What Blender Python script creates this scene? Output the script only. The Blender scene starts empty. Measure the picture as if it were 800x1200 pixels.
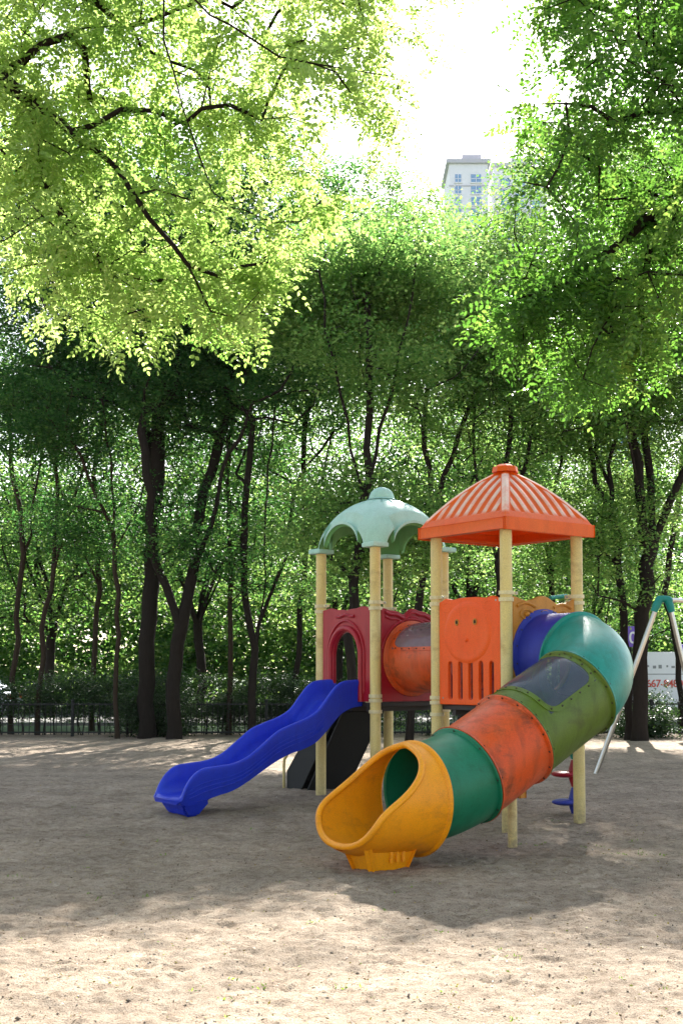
import bpy, bmesh, math, random
import numpy as np
from mathutils import Vector, Matrix
random.seed(7)
rng = np.random.default_rng(11)
R = math.radians
scene = bpy.context.scene
COL = scene.collection
# ------------------------------------------------------------------ camera frame (metres)
FPX, HOR, H = 1400.0, 787.0, 1.51
TILT = R(3.5)
PPY = HOR - FPX*math.tan(TILT)
def at(px, py, Y):
    """point at distance Y for a measured direction"""
    u = (px-400)/FPX; v = (PPY-py)/FPX
    d = (u, math.cos(TILT)-v*math.sin(TILT), math.sin(TILT)+v*math.cos(TILT))
    k = Y/d[1]
    return Vector((d[0]*k, Y, H+d[2]*k))
HAZE = .00010
SUN_EL, SUN_AZ = R(35.5), R(11.4)

# ------------------------------------------------------------------ object helpers
def tag(o, label=None, cat=None, group=None, kind=None):
    if label: o['label'] = label
    if cat: o['category'] = cat
    if group: o['group'] = group
    if kind: o['kind'] = kind
    return o
def empty(name, loc=(0, 0, 0), rz=0):
    o = bpy.data.objects.new(name, None); COL.objects.link(o)
    o.location = loc; o.rotation_euler = (0, 0, rz); o.empty_display_size = .2
    return o
def link(name, me, mat=None, parent=None, loc=None, smooth=False):
    if mat is not None and len(me.materials) == 0:
        for m in (mat if isinstance(mat, (list, tuple)) else [mat]): me.materials.append(m)
    if smooth:
        me.polygons.foreach_set('use_smooth', [True]*len(me.polygons))
    o = bpy.data.objects.new(name, me); COL.objects.link(o)
    if parent: o.parent = parent
    if loc is not None: o.location = loc
    return o
class MB:
    """collects shapes into one bmesh"""
    def __init__(s): s.bm = bmesh.new()
    def box(s, c, size, ax=None, bevel=0.0, mi=0):
        r = bmesh.ops.create_cube(s.bm, size=1.0)
        vs = r['verts']
        X, Y, Z = ax if ax else (Vector((1, 0, 0)), Vector((0, 1, 0)), Vector((0, 0, 1)))
        c = Vector(c)
        for v in vs:
            p = v.co.copy()
            v.co = c + Vector(X)*p.x*size[0] + Vector(Y)*p.y*size[1] + Vector(Z)*p.z*size[2]
        if bevel > 0:
            es = list({e for v in vs for e in v.link_edges})
            bmesh.ops.bevel(s.bm, geom=es, offset=bevel, segments=2, affect='EDGES', profile=.6)
        return s
    def cyl(s, a, b, r0, r1=None, seg=20, cap=True):
        a = Vector(a); b = Vector(b); r1 = r0 if r1 is None else r1
        d = (b-a); L = d.length
        q = d.to_track_quat('Z', 'Y').to_matrix().to_4x4()
        M = Matrix.Translation((a+b)/2) @ q
        bmesh.ops.create_cone(s.bm, cap_ends=cap, segments=seg, radius1=r0, radius2=r1, depth=L, matrix=M)
        return s
    def sph(s, c, r, sc=(1, 1, 1), seg=16):
        M = Matrix.Translation(Vector(c)) @ Matrix.Diagonal((sc[0], sc[1], sc[2], 1))
        bmesh.ops.create_uvsphere(s.bm, u_segments=seg, v_segments=seg//2+2, radius=r, matrix=M)
        return s
    def path(s, pts, r, seg=8, closed=False):
        pts = [Vector(p) for p in pts]; n = len(pts); rings = []
        prev = None
        for i, p in enumerate(pts):
            if closed: t = pts[(i+1) % n]-pts[i-1]
            else: t = pts[min(i+1, n-1)]-pts[max(i-1, 0)]
            t.normalize()
            if prev is None:
                ref = Vector((0, 0, 1)) if abs(t.z) < .9 else Vector((1, 0, 0))
                u = t.cross(ref).normalized()
            else:
                u = (prev - t*prev.dot(t)).normalized()
            prev = u; w = t.cross(u)
            rr = r[i] if isinstance(r, (list, tuple)) else r
            rings.append([s.bm.verts.new(p+u*math.cos(2*math.pi*k/seg)*rr+w*math.sin(2*math.pi*k/seg)*rr) for k in range(seg)])
        m = n if closed else n-1
        for i in range(m):
            A, B = rings[i], rings[(i+1) % n]
            off = 0
            if closed and i == n-1:
                off = min(range(seg), key=lambda o: (A[0].co-B[o].co).length)
            for k in range(seg):
                s.bm.faces.new((A[k], A[(k+1) % seg], B[(k+1+off) % seg], B[(k+off) % seg]))
        if not closed:
            s.bm.faces.new(rings[0][::-1]); s.bm.faces.new(rings[-1])
        return s
    def build(s, name, mat, parent=None, loc=None, smooth=True, angle=38):
        bmesh.ops.recalc_face_normals(s.bm, faces=s.bm.faces[:])
        me = bpy.data.meshes.new(name); s.bm.to_mesh(me); s.bm.free()
        if smooth:
            me.polygons.foreach_set('use_smooth', [True]*len(me.polygons))
            try: me.set_sharp_from_angle(angle=R(angle))
            except Exception: pass
        return link(name, me, mat, parent, loc)
def mesh_np(name, V, F, mat=None, parent=None, attr=None, smooth=False, loc=None):
    """V (n,3), F (m,k) numpy"""
    me = bpy.data.meshes.new(name)
    n, (m, k) = len(V), F.shape
    me.vertices.add(n); me.vertices.foreach_set('co', np.asarray(V, dtype=np.float32).ravel())
    me.loops.add(m*k); me.loops.foreach_set('vertex_index', F.astype(np.int32).ravel())
    me.polygons.add(m)
    me.polygons.foreach_set('loop_start', (np.arange(m)*k).astype(np.int32))
    me.polygons.foreach_set('loop_total', np.full(m, k, dtype=np.int32))
    if smooth: me.polygons.foreach_set('use_smooth', np.ones(m, dtype=bool))
    me.update(calc_edges=True)
    if attr is not None:
        a = me.attributes.new('var', 'FLOAT', 'POINT'); a.data.foreach_set('value', attr.astype(np.float32))
    return link(name, me, mat, parent, loc)
# value noise
_perm = rng.random((256, 256))
def vnoise(x, y):
    xi = np.floor(x).astype(int); yi = np.floor(y).astype(int)
    fx = x-xi; fy = y-yi; fx = fx*fx*(3-2*fx); fy = fy*fy*(3-2*fy)
    g = lambda a, b: _perm[a % 256, b % 256]
    return (g(xi, yi)*(1-fx)+g(xi+1, yi)*fx)*(1-fy)+(g(xi, yi+1)*(1-fx)+g(xi+1, yi+1)*fx)*fy
def fbm(x, y, o=4):
    r = 0; a = 1; t = 0
    for i in range(o):
        r = r+a*vnoise(x*2**i+i*17.3, y*2**i+i*9.1); t += a; a *= .5
    return r/t-.5

# ------------------------------------------------------------------ materials
def newmat(name):
    m = bpy.data.materials.new(name); m.use_nodes = True
    nt = m.node_tree; nt.nodes.clear()
    out = nt.nodes.new('ShaderNodeOutputMaterial')
    return m, nt, out
def N(nt, t, **kw):
    n = nt.nodes.new(t)
    for k, v in kw.items():
        if k in ('operation', 'blend_type', 'data_type', 'noise_dimensions', 'attribute_name', 'feature', 'interpolation', 'distance', 'wave_type', 'bands_direction'): setattr(n, k, v)
        else: n.inputs[k.replace('_', ' ')].default_value = v
    return n
def ramp(nt, stops, fac):
    r = nt.nodes.new('ShaderNodeValToRGB')
    el = r.color_ramp.elements
    el[0].position, el[0].color = stops[0][0], (*stops[0][1], 1)
    el[1].position, el[1].color = stops[-1][0], (*stops[-1][1], 1)
    for p, c in stops[1:-1]:
        e = el.new(p); e.color = (*c, 1)
    nt.links.new(fac, r.inputs[0])
    return r.outputs[0]
def mixc(nt, fac, a, b, mode='MIX'):
    m = nt.nodes.new('ShaderNodeMix'); m.data_type = 'RGBA'; m.blend_type = mode
    for sock, v in ((m.inputs[0], fac), (m.inputs[6], a), (m.inputs[7], b)):
        if hasattr(v, 'is_output'): nt.links.new(v, sock)
        elif isinstance(v, tuple): sock.default_value = (*v, 1)
        else: sock.default_value = v
    return m.outputs[2]
def objco(nt):
    return nt.nodes.new('ShaderNodeTexCoord').outputs['Object']
def noise(nt, co, scale, detail=4, rough=.55):
    n = nt.nodes.new('ShaderNodeTexNoise')
    n.inputs['Scale'].default_value = scale; n.inputs['Detail'].default_value = detail
    n.inputs['Roughness'].default_value = rough
    nt.links.new(co, n.inputs['Vector'])
    return n.outputs[0]
def bump(nt, h, strength, dist=.01):
    b = nt.nodes.new('ShaderNodeBump'); b.inputs['Strength'].default_value = strength
    b.inputs['Distance'].default_value = dist
    nt.links.new(h, b.inputs['Height'])
    return b.outputs[0]

def plastic(name, col, fade=None, rough=.38, fade_amt=.5, dirt=.45, worn_sheen=None, scuff=0, splash=False, transl=.0, dirtcol=(.05, .04, .025)):
    """weathered rotomoulded plastic: bleached patches, grime in blotches, scuffs, fine orange-peel grain"""
    m, nt, out = newmat(name)
    co = objco(nt)
    fade = fade or tuple(min(1, c*.75+.12) for c in col)
    big = noise(nt, co, 2.1, 5, .6)
    fadef = nt.nodes.new('ShaderNodeMapRange'); fadef.inputs[1].default_value = .42; fadef.inputs[2].default_value = .75
    fadef.inputs[4].default_value = fade_amt
    nt.links.new(big, fadef.inputs[0])
    c = mixc(nt, fadef.outputs[0], col, fade)
    mp = nt.nodes.new('ShaderNodeMapping'); mp.inputs['Scale'].default_value = (7, 7, 1.6)
    nt.links.new(co, mp.inputs[0])
    d = noise(nt, mp.outputs[0], 1.3, 7, .7)
    df = nt.nodes.new('ShaderNodeMapRange'); df.inputs[1].default_value = .47; df.inputs[2].default_value = .72
    df.inputs[4].default_value = dirt
    nt.links.new(d, df.inputs[0])
    c = mixc(nt, df.outputs[0], c, dirtcol)
    if worn_sheen:  # pale tint: sky sheen painted into the colour together with bleaching
        at_ = nt.nodes.new('ShaderNodeAttribute'); at_.attribute_name = 'var'
        ml = nt.nodes.new('ShaderNodeMath'); ml.operation = 'MULTIPLY'; ml.use_clamp = True
        wr = nt.nodes.new('ShaderNodeMapRange'); wr.inputs[1].default_value = .30; wr.inputs[2].default_value = .55; wr.inputs[3].default_value = .45; wr.inputs[4].default_value = .95
        nt.links.new(noise(nt, co, 7, 5, .6), wr.inputs[0]); nt.links.new(at_.outputs['Fac'], ml.inputs[0]); nt.links.new(wr.outputs[0], ml.inputs[1])
        c = mixc(nt, ml.outputs[0], c, worn_sheen)
    if scuff:
        m2 = nt.nodes.new('ShaderNodeMapping'); m2.inputs['Scale'].default_value = (2.2, 5, 5); m2.inputs['Rotation'].default_value = (.4, .5, .6); nt.links.new(co, m2.inputs[0])
        sc_ = noise(nt, m2.outputs[0], 1.0, 9, .72)
        s2 = nt.nodes.new('ShaderNodeMapRange'); s2.inputs[1].default_value = .53; s2.inputs[2].default_value = .66; s2.inputs[4].default_value = scuff
        nt.links.new(sc_, s2.inputs[0]); c = mixc(nt, s2.outputs[0], c, dirtcol)
    if splash:
        sx = nt.nodes.new('ShaderNodeSeparateXYZ'); nt.links.new(co, sx.inputs[0])
        s3 = nt.nodes.new('ShaderNodeMapRange'); s3.inputs[1].default_value = .30; s3.inputs[2].default_value = .02; s3.inputs[4].default_value = .75
        nt.links.new(sx.outputs[2], s3.inputs[0])
        m3 = nt.nodes.new('ShaderNodeMath'); m3.operation = 'MULTIPLY'; m3.use_clamp = True
        nt.links.new(s3.outputs[0], m3.inputs[0]); n5 = noise(nt, co, 18, 5, .7); mr = nt.nodes.new('ShaderNodeMapRange'); mr.inputs[1].default_value = .3; mr.inputs[2].default_value = .6; nt.links.new(n5, mr.inputs[0]); nt.links.new(mr.outputs[0], m3.inputs[1])
        c = mixc(nt, m3.outputs[0], c, (.20, .16, .11))
    # speckle of dust
    sp = noise(nt, co, 160, 2, .6)
    sf = nt.nodes.new('ShaderNodeMapRange'); sf.inputs[1].default_value = .3; sf.inputs[2].default_value = .7
    sf.inputs[3].default_value = .80; sf.inputs[4].default_value = 1.18
    nt.links.new(sp, sf.inputs[0])
    hsv = nt.nodes.new('ShaderNodeHueSaturation'); nt.links.new(sf.outputs[0], hsv.inputs['Value']); nt.links.new(c, hsv.inputs['Color'])
    p = nt.nodes.new('ShaderNodeBsdfPrincipled')
    nt.links.new(hsv.outputs[0], p.inputs['Base Color']); p.inputs['Specular IOR Level'].default_value = .36
    rr = nt.nodes.new('ShaderNodeMapRange'); rr.inputs[3].default_value = rough-.08; rr.inputs[4].default_value = rough+.22
    nt.links.new(d, rr.inputs[0]); nt.links.new(rr.outputs[0], p.inputs['Roughness'])
    gr = noise(nt, co, 90, 3, .6)
    nt.links.new(bump(nt, gr, .22, .004), p.inputs['Normal'])
    if transl > 0:
        t = nt.nodes.new('ShaderNodeBsdfTranslucent'); nt.links.new(c, t.inputs[0])
        mx = nt.nodes.new('ShaderNodeMixShader'); mx.inputs[0].default_value = transl
        nt.links.new(p.outputs[0], mx.inputs[1]); nt.links.new(t.outputs[0], mx.inputs[2])
        nt.links.new(mx.outputs[0], out.inputs[0])
    else:
        nt.links.new(p.outputs[0], out.inputs[0])
    return m
def metal(name, col, rough=.3, metallic=1.0, sc=30):
    m, nt, out = newmat(name); co = objco(nt)
    n = noise(nt, co, sc, 4)
    c = mixc(nt, n, tuple(x*.7 for x in col), col)
    p = nt.nodes.new('ShaderNodeBsdfPrincipled'); nt.links.new(c, p.inputs['Base Color'])
    p.inputs['Metallic'].default_value = metallic; p.inputs['Roughness'].default_value = rough
    nt.links.new(p.outputs[0], out.inputs[0])
    return m
def flat(name, col, rough=.6, var=.25, sc=8, bmp=.2):
    m, nt, out = newmat(name); co = objco(nt)
    n = noise(nt, co, sc, 6, .65)
    c = mixc(nt, n, tuple(x*(1-var) for x in col), tuple(min(1, x*(1+var)) for x in col))
    p = nt.nodes.new('ShaderNodeBsdfPrincipled'); nt.links.new(c, p.inputs['Base Color'])
    p.inputs['Roughness'].default_value = rough
    if bmp: nt.links.new(bump(nt, n, bmp), p.inputs['Normal'])
    nt.links.new(p.outputs[0], out.inputs[0])
    return m
def leafmat(name, stops, tstops, transl=.5, rough=.45, spec=.35):
    m, nt, out = newmat(name)
    a = nt.nodes.new('ShaderNodeAttribute'); a.attribute_name = 'var'
    c = ramp(nt, stops, a.outputs['Fac']); tc = ramp(nt, tstops, a.outputs['Fac'])
    p = nt.nodes.new('ShaderNodeBsdfPrincipled'); nt.links.new(c, p.inputs['Base Color'])
    p.inputs['Roughness'].default_value = rough
    p.inputs['Specular IOR Level'].default_value = spec
    t = nt.nodes.new('ShaderNodeBsdfTranslucent'); nt.links.new(tc, t.inputs[0])
    mx = nt.nodes.new('ShaderNodeMixShader'); mx.inputs[0].default_value = transl
    nt.links.new(p.outputs[0], mx.inputs[1]); nt.links.new(t.outputs[0], mx.inputs[2])
    nt.links.new(mx.outputs[0], out.inputs[0])
    return m
def barkmat(name, a, b):
    m, nt, out = newmat(name); co = objco(nt)
    mp = nt.nodes.new('ShaderNodeMapping'); mp.inputs['Scale'].default_value = (9, 9, 1.6); nt.links.new(co, mp.inputs[0])
    n = noise(nt, mp.outputs[0], 3, 7, .7)
    c = mixc(nt, n, a, b)
    p = nt.nodes.new('ShaderNodeBsdfPrincipled'); nt.links.new(c, p.inputs['Base Color'])
    p.inputs['Roughness'].default_value = .95; p.inputs['Specular IOR Level'].default_value = .08
    nt.links.new(bump(nt, n, .8, .03), p.inputs['Normal'])
    nt.links.new(p.outputs[0], out.inputs[0])
    return m
def windowmat(name, col, alpha=.35, rough=.18):
    m, nt, out = newmat(name); co = objco(nt)
    n = noise(nt, co, 14, 6, .7)
    c = mixc(nt, n, tuple(x*.6 for x in col), tuple(min(1, x*1.4) for x in col))
    p = nt.nodes.new('ShaderNodeBsdfPrincipled'); nt.links.new(c, p.inputs['Base Color'])
    p.inputs['Roughness'].default_value = rough
    t = nt.nodes.new('ShaderNodeBsdfTransparent'); t.inputs[0].default_value = (*[min(1, .45+x*.6) for x in col], 1)
    mx = nt.nodes.new('ShaderNodeMixShader'); mx.inputs[0].default_value = alpha
    nt.links.new(p.outputs[0], mx.inputs[1]); nt.links.new(t.outputs[0], mx.inputs[2])
    nt.links.new(mx.outputs[0], out.inputs[0])
    return m
def merge(child, parent):
    '''fixings become part of the mesh they are screwed to'''
    pm_, cm_ = parent.data, child.data
    if pm_.users > 1: parent.data = pm_ = pm_.copy()
    off = len(pm_.materials)
    for m in cm_.materials: pm_.materials.append(m)
    bm = bmesh.new(); bm.from_mesh(pm_); n0 = len(bm.faces); bm.from_mesh(cm_); bm.faces.ensure_lookup_table()
    for f in bm.faces[n0:]: f.material_index += off
    bm.to_mesh(pm_); bm.free()
    bpy.data.objects.remove(child); bpy.data.meshes.remove(cm_)
M = dict(
    cream=plastic('cream_paint', (.68, .53, .20), (.70, .60, .33), .42, .6, .25, scuff=.5, splash=True, dirtcol=(.30, .17, .06)),
    collar=plastic('cream_collar', (.70, .60, .34), (.74, .66, .46), .4, .6, .4, dirtcol=(.16, .10, .05)),
    orange=plastic('orange_plastic', (.93, .105, .003), (.93, .16, .012), .42, .4, .18, transl=.10, dirtcol=(.35, .04, .01)),
    roof=plastic('roof_orange', (.92, .14, .004), (.92, .22, .03), .32, .5, .2, worn_sheen=(.95, .74, .60), transl=.25, dirtcol=(.35, .07, .02)),
    tube_orange=plastic('tube_orange', (.70, .085, .008), (.52, .19, .10), .34, .6, .5, scuff=.8, transl=.08, dirtcol=(.14, .035, .012)),
    red=plastic('crimson_plastic', (.33, .006, .016), (.42, .03, .05), .33, .4, .4, dirtcol=(.1, .004, .008)),
    blue=plastic('blue_plastic', (.008, .030, .50), (.02, .07, .60), .36, .5, .3, dirtcol=(.008, .010, .22)),
    dkblue=plastic('deep_blue_plastic', (.02, .03, .30), (.06, .09, .40), .4, .5, .3, dirtcol=(.01, .01, .1)),
    teal=plastic('teal_plastic', (.002, .22, .17), (.03, .34, .28), .3, .6, .45, scuff=.35, dirtcol=(.01, .10, .06)),
    green=plastic('green_plastic', (.002, .16, .075), (.02, .25, .14), .34, .4, .35, scuff=.5, transl=.06, dirtcol=(.004, .08, .03)),
    olive=plastic('olive_plastic', (.095, .155, .008), (.13, .19, .04), .38, .6, .5, scuff=.5, transl=.05, dirtcol=(.05, .055, .012)),
    mustard=plastic('mustard_plastic', (.50, .20, .018), (.56, .27, .06), .45, .5, .5, dirtcol=(.22, .08, .01)),
    yellow=plastic('yellow_plastic', (.96, .36, .003), (.96, .43, .015), .34, .5, .2, scuff=.4, transl=.16, dirtcol=(.45, .15, .015)),
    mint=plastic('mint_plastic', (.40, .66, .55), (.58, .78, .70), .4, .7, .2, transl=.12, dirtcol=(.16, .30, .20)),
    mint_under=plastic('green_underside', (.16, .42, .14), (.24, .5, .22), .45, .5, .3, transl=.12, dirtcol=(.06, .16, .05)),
    black=flat('black_rubber', (.012, .013, .014), .75, .3, 20),
    steel=metal('galvanised_steel', (.62, .60, .55), .28),
    bolt=metal('bolt_steel', (.35, .34, .32), .35),
    darkbolt=metal('rusty_bolt', (.07, .055, .045), .5, .6),
    hole=flat('dark_recess', (.01, .008, .006), .9, .1),
    smoky=windowmat('smoky_window', (.22, .15, .17), .35),
    grey_window=windowmat('grey_window', (.085, .11, .14), .38, .22),
    deck=flat('deck_coating', (.035, .03, .03), .6, .3, 30),
    iron=flat('black_iron', (.008, .009, .008), .8, .3, 20),
)
# ------------------------------------------------------------------ ground
def ground_h(x, y):
    x = np.asarray(x, float); y = np.asarray(y, float)
    a = np.clip((1.5-x)/2.0, 0, 1); b = np.clip((y-10.2)/2.8, 0, 1); c = np.clip((20-y)/5, 0, 1)
    base = .09*a*a*(3-2*a)*b*b*(3-2*b)*c
    return base
def sstep0(a, b, x):
    t = np.clip((x-a)/(b-a), 0, 1); return t*t*(3-2*t)
def gz(x, y): return float(ground_h(x, y))
def axis(lo, hi, step, far, n):
    core = np.arange(lo, hi+step/2, step)
    g = np.geomspace(step*2, far, n)
    return core, g
xc = np.arange(-4.2, 4.2, .022); g = np.geomspace(.08, 600, 46)
xs = np.concatenate([-4.2-g[::-1], xc, xc[-1]+g])
y0 = np.arange(4.2, 10.5, .02); y1 = np.arange(10.5, 16, .06); y2 = np.arange(16, 30, .2); gy = np.geomspace(.4, 900, 34)
ys = np.concatenate([4.2-np.geomspace(.06, 60, 20)[::-1], y0, y1, y2, y2[-1]+gy])
GX, GY = np.meshgrid(xs, ys)
ds = np.sqrt((GX)**2+(GY-10)**2)
damp = np.clip((40-ds)/25, 0, 1)
hh = ground_h(GX, GY)
bumps = fbm(GX*1.1, GY*1.1, 3)*.045
lump = fbm(GX*4.2+5, GY*4.2, 3)
dents = -np.clip(fbm(GX*2.6+40, GY*2.6+9, 2)-.12, 0, 1)*.11
small = fbm(GX*11+9, GY*11+3, 2)*.030+np.abs(fbm(GX*24+3, GY*24+31, 2))*.020
hh = hh+(bumps+lump*.020+dents*.6+small)*damp
nx, ny = len(xs), len(ys)
for k in range(260):
    fy_ = 5.0*(14/5.0)**rng.random(); fx_ = (rng.random()*2-1)*fy_*.31; ang = rng.random()*math.pi
    la, lb, dp = rng.uniform(.09, .15), rng.uniform(.04, .07), rng.uniform(.003, .011)
    i0, i1 = np.searchsorted(xs, [fx_-.3, fx_+.3]); k0, k1 = np.searchsorted(ys, [fy_-.3, fy_+.3])
    dx = GX[k0:k1, i0:i1]-fx_; dy = GY[k0:k1, i0:i1]-fy_
    ca, sa = math.cos(ang), math.sin(ang)
    q = np.sqrt(((dx*ca+dy*sa)/la)**2+((-dx*sa+dy*ca)/lb)**2)
    hh[k0:k1, i0:i1] += dp*(-(1-sstep0(.7, 1.0, q))+.55*np.exp(-((q-1.2)/.22)**2))
V = np.stack([GX.ravel(), GY.ravel(), hh.ravel()], 1)
idx = np.arange(nx*ny).reshape(ny, nx)
F = np.stack([idx[:-1, :-1].ravel(), idx[:-1, 1:].ravel(), idx[1:, 1:].ravel(), idx[1:, :-1].ravel()], 1)
def sandmat():
    m, nt, out = newmat('sand'); co = objco(nt)
    n1 = noise(nt, co, 1.3, 5, .6); n2 = noise(nt, co, 14, 6, .7); n3 = noise(nt, co, 110, 4, .7); n4 = noise(nt, co, 5, 5, .65)
    c = ramp(nt, [(.32, (.29, .225, .165)), (.5, (.425, .35, .275)), (.70, (.52, .445, .355))], n2)
    c2 = ramp(nt, [(.35, (.72, .70, .68)), (.65, (1.06, 1.03, 1.0))], n1)
    c = mixc(nt, 1.0, c, c2, 'MULTIPLY')
    c4 = ramp(nt, [(.3, (.76, .73, .70)), (.55, (1, 1, 1))], n4)
    c = mixc(nt, 1.0, c, c4, 'MULTIPLY')
    g = ramp(nt, [(.36, (.26, .23, .20)), (.47, (.88, .87, .86)), (.60, (1.0, 1.0, 1.0)), (.72, (1.28, 1.26, 1.24))], n3)
    c = mixc(nt, .85, c, g, 'MULTIPLY')
    p = nt.nodes.new('ShaderNodeBsdfPrincipled'); nt.links.new(c, p.inputs['Base Color'])
    p.inputs['Roughness'].default_value = .95; p.inputs['Specular IOR Level'].default_value = .1
    b1 = nt.nodes.new('ShaderNodeBump'); b1.inputs['Strength'].default_value = .9; b1.inputs['Distance'].default_value = .03
    nt.links.new(n2, b1.inputs['Height'])
    b2 = nt.nodes.new('ShaderNodeBump'); b2.inputs['Strength'].default_value = .9; b2.inputs['Distance'].default_value = .012
    nt.links.new(n3, b2.inputs['Height']); nt.links.new(b1.outputs[0], b2.inputs['Normal'])
    nt.links.new(b2.outputs[0], p.inputs['Normal'])
    nt.links.new(p.outputs[0], out.inputs[0])
    return m
gr = mesh_np('ground', V, F, sandmat(), smooth=True); tag(gr, kind='structure')
def ghit(x, y):
    i = np.clip(np.searchsorted(xs, x)-1, 0, nx-2); j = np.clip(np.searchsorted(ys, y)-1, 0, ny-2)
    fx = (x-xs[i])/(xs[i+1]-xs[i]); fy = (y-ys[j])/(ys[j+1]-ys[j])
    return (hh[j, i]*(1-fx)+hh[j, i+1]*fx)*(1-fy)+(hh[j+1, i]*(1-fx)+hh[j+1, i+1]*fx)*fy
# pavement and road beyond the fence
def sheet(name, x0, x1, y0, y1, z, mat):
    V = np.array([[x0, y0, z], [x1, y0, z], [x1, y1, z], [x0, y1, z]]); return tag(mesh_np(name, V, np.array([[0, 1, 2, 3]]), mat), kind='structure')
mb = MB(); mb.box((0, 34.6, .05), (160, 3.4, .12), bevel=.01)
tag(mb.build('pavement', flat('paving', (.12, .115, .105), .8, .2, 3), smooth=False), kind='structure')
GRS = flat('verge_grass', (.030, .070, .016), .95, .5, 3, .8)
sheet('grass_bank', -500, 500, 44.2, 800, .015, GRS)
sheet('verge', -60, 60, 29.4, 32.8, .03, GRS)
sheet('road', -90, 90, 36.5, 44, .012, flat('asphalt', (.06, .06, .062), .85, .25, 5))

# ------------------------------------------------------------------ debris on the sand
def leaf_quads(P, D, Nn, L, W, fold=.25):
    """rhombic folded leaves. P base (n,3), D axis, Nn normal, L,W (n,)"""
    S = np.cross(D, Nn); S /= np.linalg.norm(S, axis=1)[:, None]+1e-9
    Nn = np.cross(S, D)
    L = L[:, None]; W = W[:, None]
    a = P; b = P+D*L*.45+S*W*.5+Nn*W*fold*.5; c = P+D*L; d = P+D*L*.45-S*W*.5+Nn*W*fold*.5
    V = np.stack([a, b, c, d], 1).reshape(-1, 3)
    i = np.arange(len(P))*4
    F = np.concatenate([np.stack([i, i+1, i+2], 1), np.stack([i, i+2, i+3], 1)])
    return V, F
def unit(v): return v/(np.linalg.norm(v, axis=1)[:, None]+1e-9)
def scatter_ground(n, ylo=5.0, yhi=16):
    u = rng.random(n); y = ylo*(yhi/ylo)**(u)
    x = (rng.random(n)*2-1)*y*.31
    return x, y
x, y = scatter_ground(3000)
z = ghit(x, y)+.006
D = unit(np.stack([rng.normal(size=len(x)), rng.normal(size=len(x)), rng.normal(size=len(x))*.25], 1))
Nn = unit(np.stack([rng.normal(size=len(x))*.5, rng.normal(size=len(x))*.5, np.ones(len(x))], 1))
V, F = leaf_quads(np.stack([x, y, z], 1), D, Nn, rng.uniform(.010, .026, len(x)), rng.uniform(.005, .014, len(x)))
fl = leafmat('fallen_leaf', [(0, (.04, .025, .012)), (.45, (.16, .08, .03)), (.75, (.34, .20, .05)), (.9, (.34, .32, .06)), (1, (.14, .24, .03))], [(0, (.1, .06, .02)), (1, (.3, .35, .05))], .2, .6)
tag(mesh_np('fallen_leaves', V, F, fl, attr=np.repeat(rng.random(len(x)), 4)), kind='stuff')
# weeds: small tufts
tuft_c = []
for k in range(26):
    a, b = scatter_ground(1, 5.2, 13); tuft_c.append((float(a[0]), float(b[0])))
for (px, py) in ((433, 945), (690, 990), (730, 985), (770, 1000), (640, 985), (600, 985), (598, 1115), (470, 1040), (720, 1000), (650, 960), (120, 1045), (270, 1150)):
    Yg = H*FPX/(py-HOR); tuft_c += [((px-400)/FPX*Yg+random.gauss(0, .08), Yg+random.gauss(0, .1)) for _ in range(2)]
P = []
for (tx, ty) in tuft_c:
    k = random.randint(3, 8)
    for _ in range(k): P.append((tx+random.gauss(0, .02), ty+random.gauss(0, .02)))
P = np.array(P); z = ghit(P[:, 0], P[:, 1])
D = unit(np.stack([rng.normal(size=len(P))*.7, rng.normal(size=len(P))*.7, rng.uniform(.25, 1, len(P))], 1))
Nn = unit(rng.normal(size=(len(P), 3))+np.array([0, 0, .8]))
V, F = leaf_quads(np.column_stack([P, z]), D, Nn, rng.uniform(.012, .030, len(P)), rng.uniform(.005, .011, len(P)))
wm = leafmat('weed', [(0, (.06, .12, .02)), (1, (.14, .24, .03))], [(0, (.15, .3, .03)), (1, (.35, .5, .05))], .4)
tag(mesh_np('weeds', V, F, wm, attr=np.repeat(rng.random(len(P)), 4)), kind='stuff')
# pebbles and clods
x, y = scatter_ground(2600, 4.9, 18)
z = ghit(x, y); r = .002+.006*rng.random(len(x))**2.5+(rng.random(len(x)) > .99)*.006
octo = np.array([[1, 0, 0], [0, 1, 0], [-1, 0, 0], [0, -1, 0], [0, 0, 1], [0, 0, -.6]])
V = (np.stack([x, y, z+r*.35], 1)[:, None, :]+octo[None]*r[:, None, None]*rng.uniform(.35, 1.5, (len(x), 6, 1))).reshape(-1, 3)
i = np.arange(len(x))[:, None]*6
tri = np.array([[0, 1, 4], [1, 2, 4], [2, 3, 4], [3, 0, 4], [1, 0, 5], [2, 1, 5], [3, 2, 5], [0, 3, 5]])
F = (i[:, None]+tri[None]).reshape(-1, 3)
pm = leafmat('pebble', [(0, (.10, .08, .06)), (.6, (.26, .21, .16)), (1, (.5, .45, .4))], [(0, (.1, .1, .1)), (1, (.2, .2, .2))], 0.0, .9)
tag(mesh_np('pebbles', V, F, pm, attr=np.repeat(rng.random(len(x)), 6)), kind='stuff')

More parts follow.
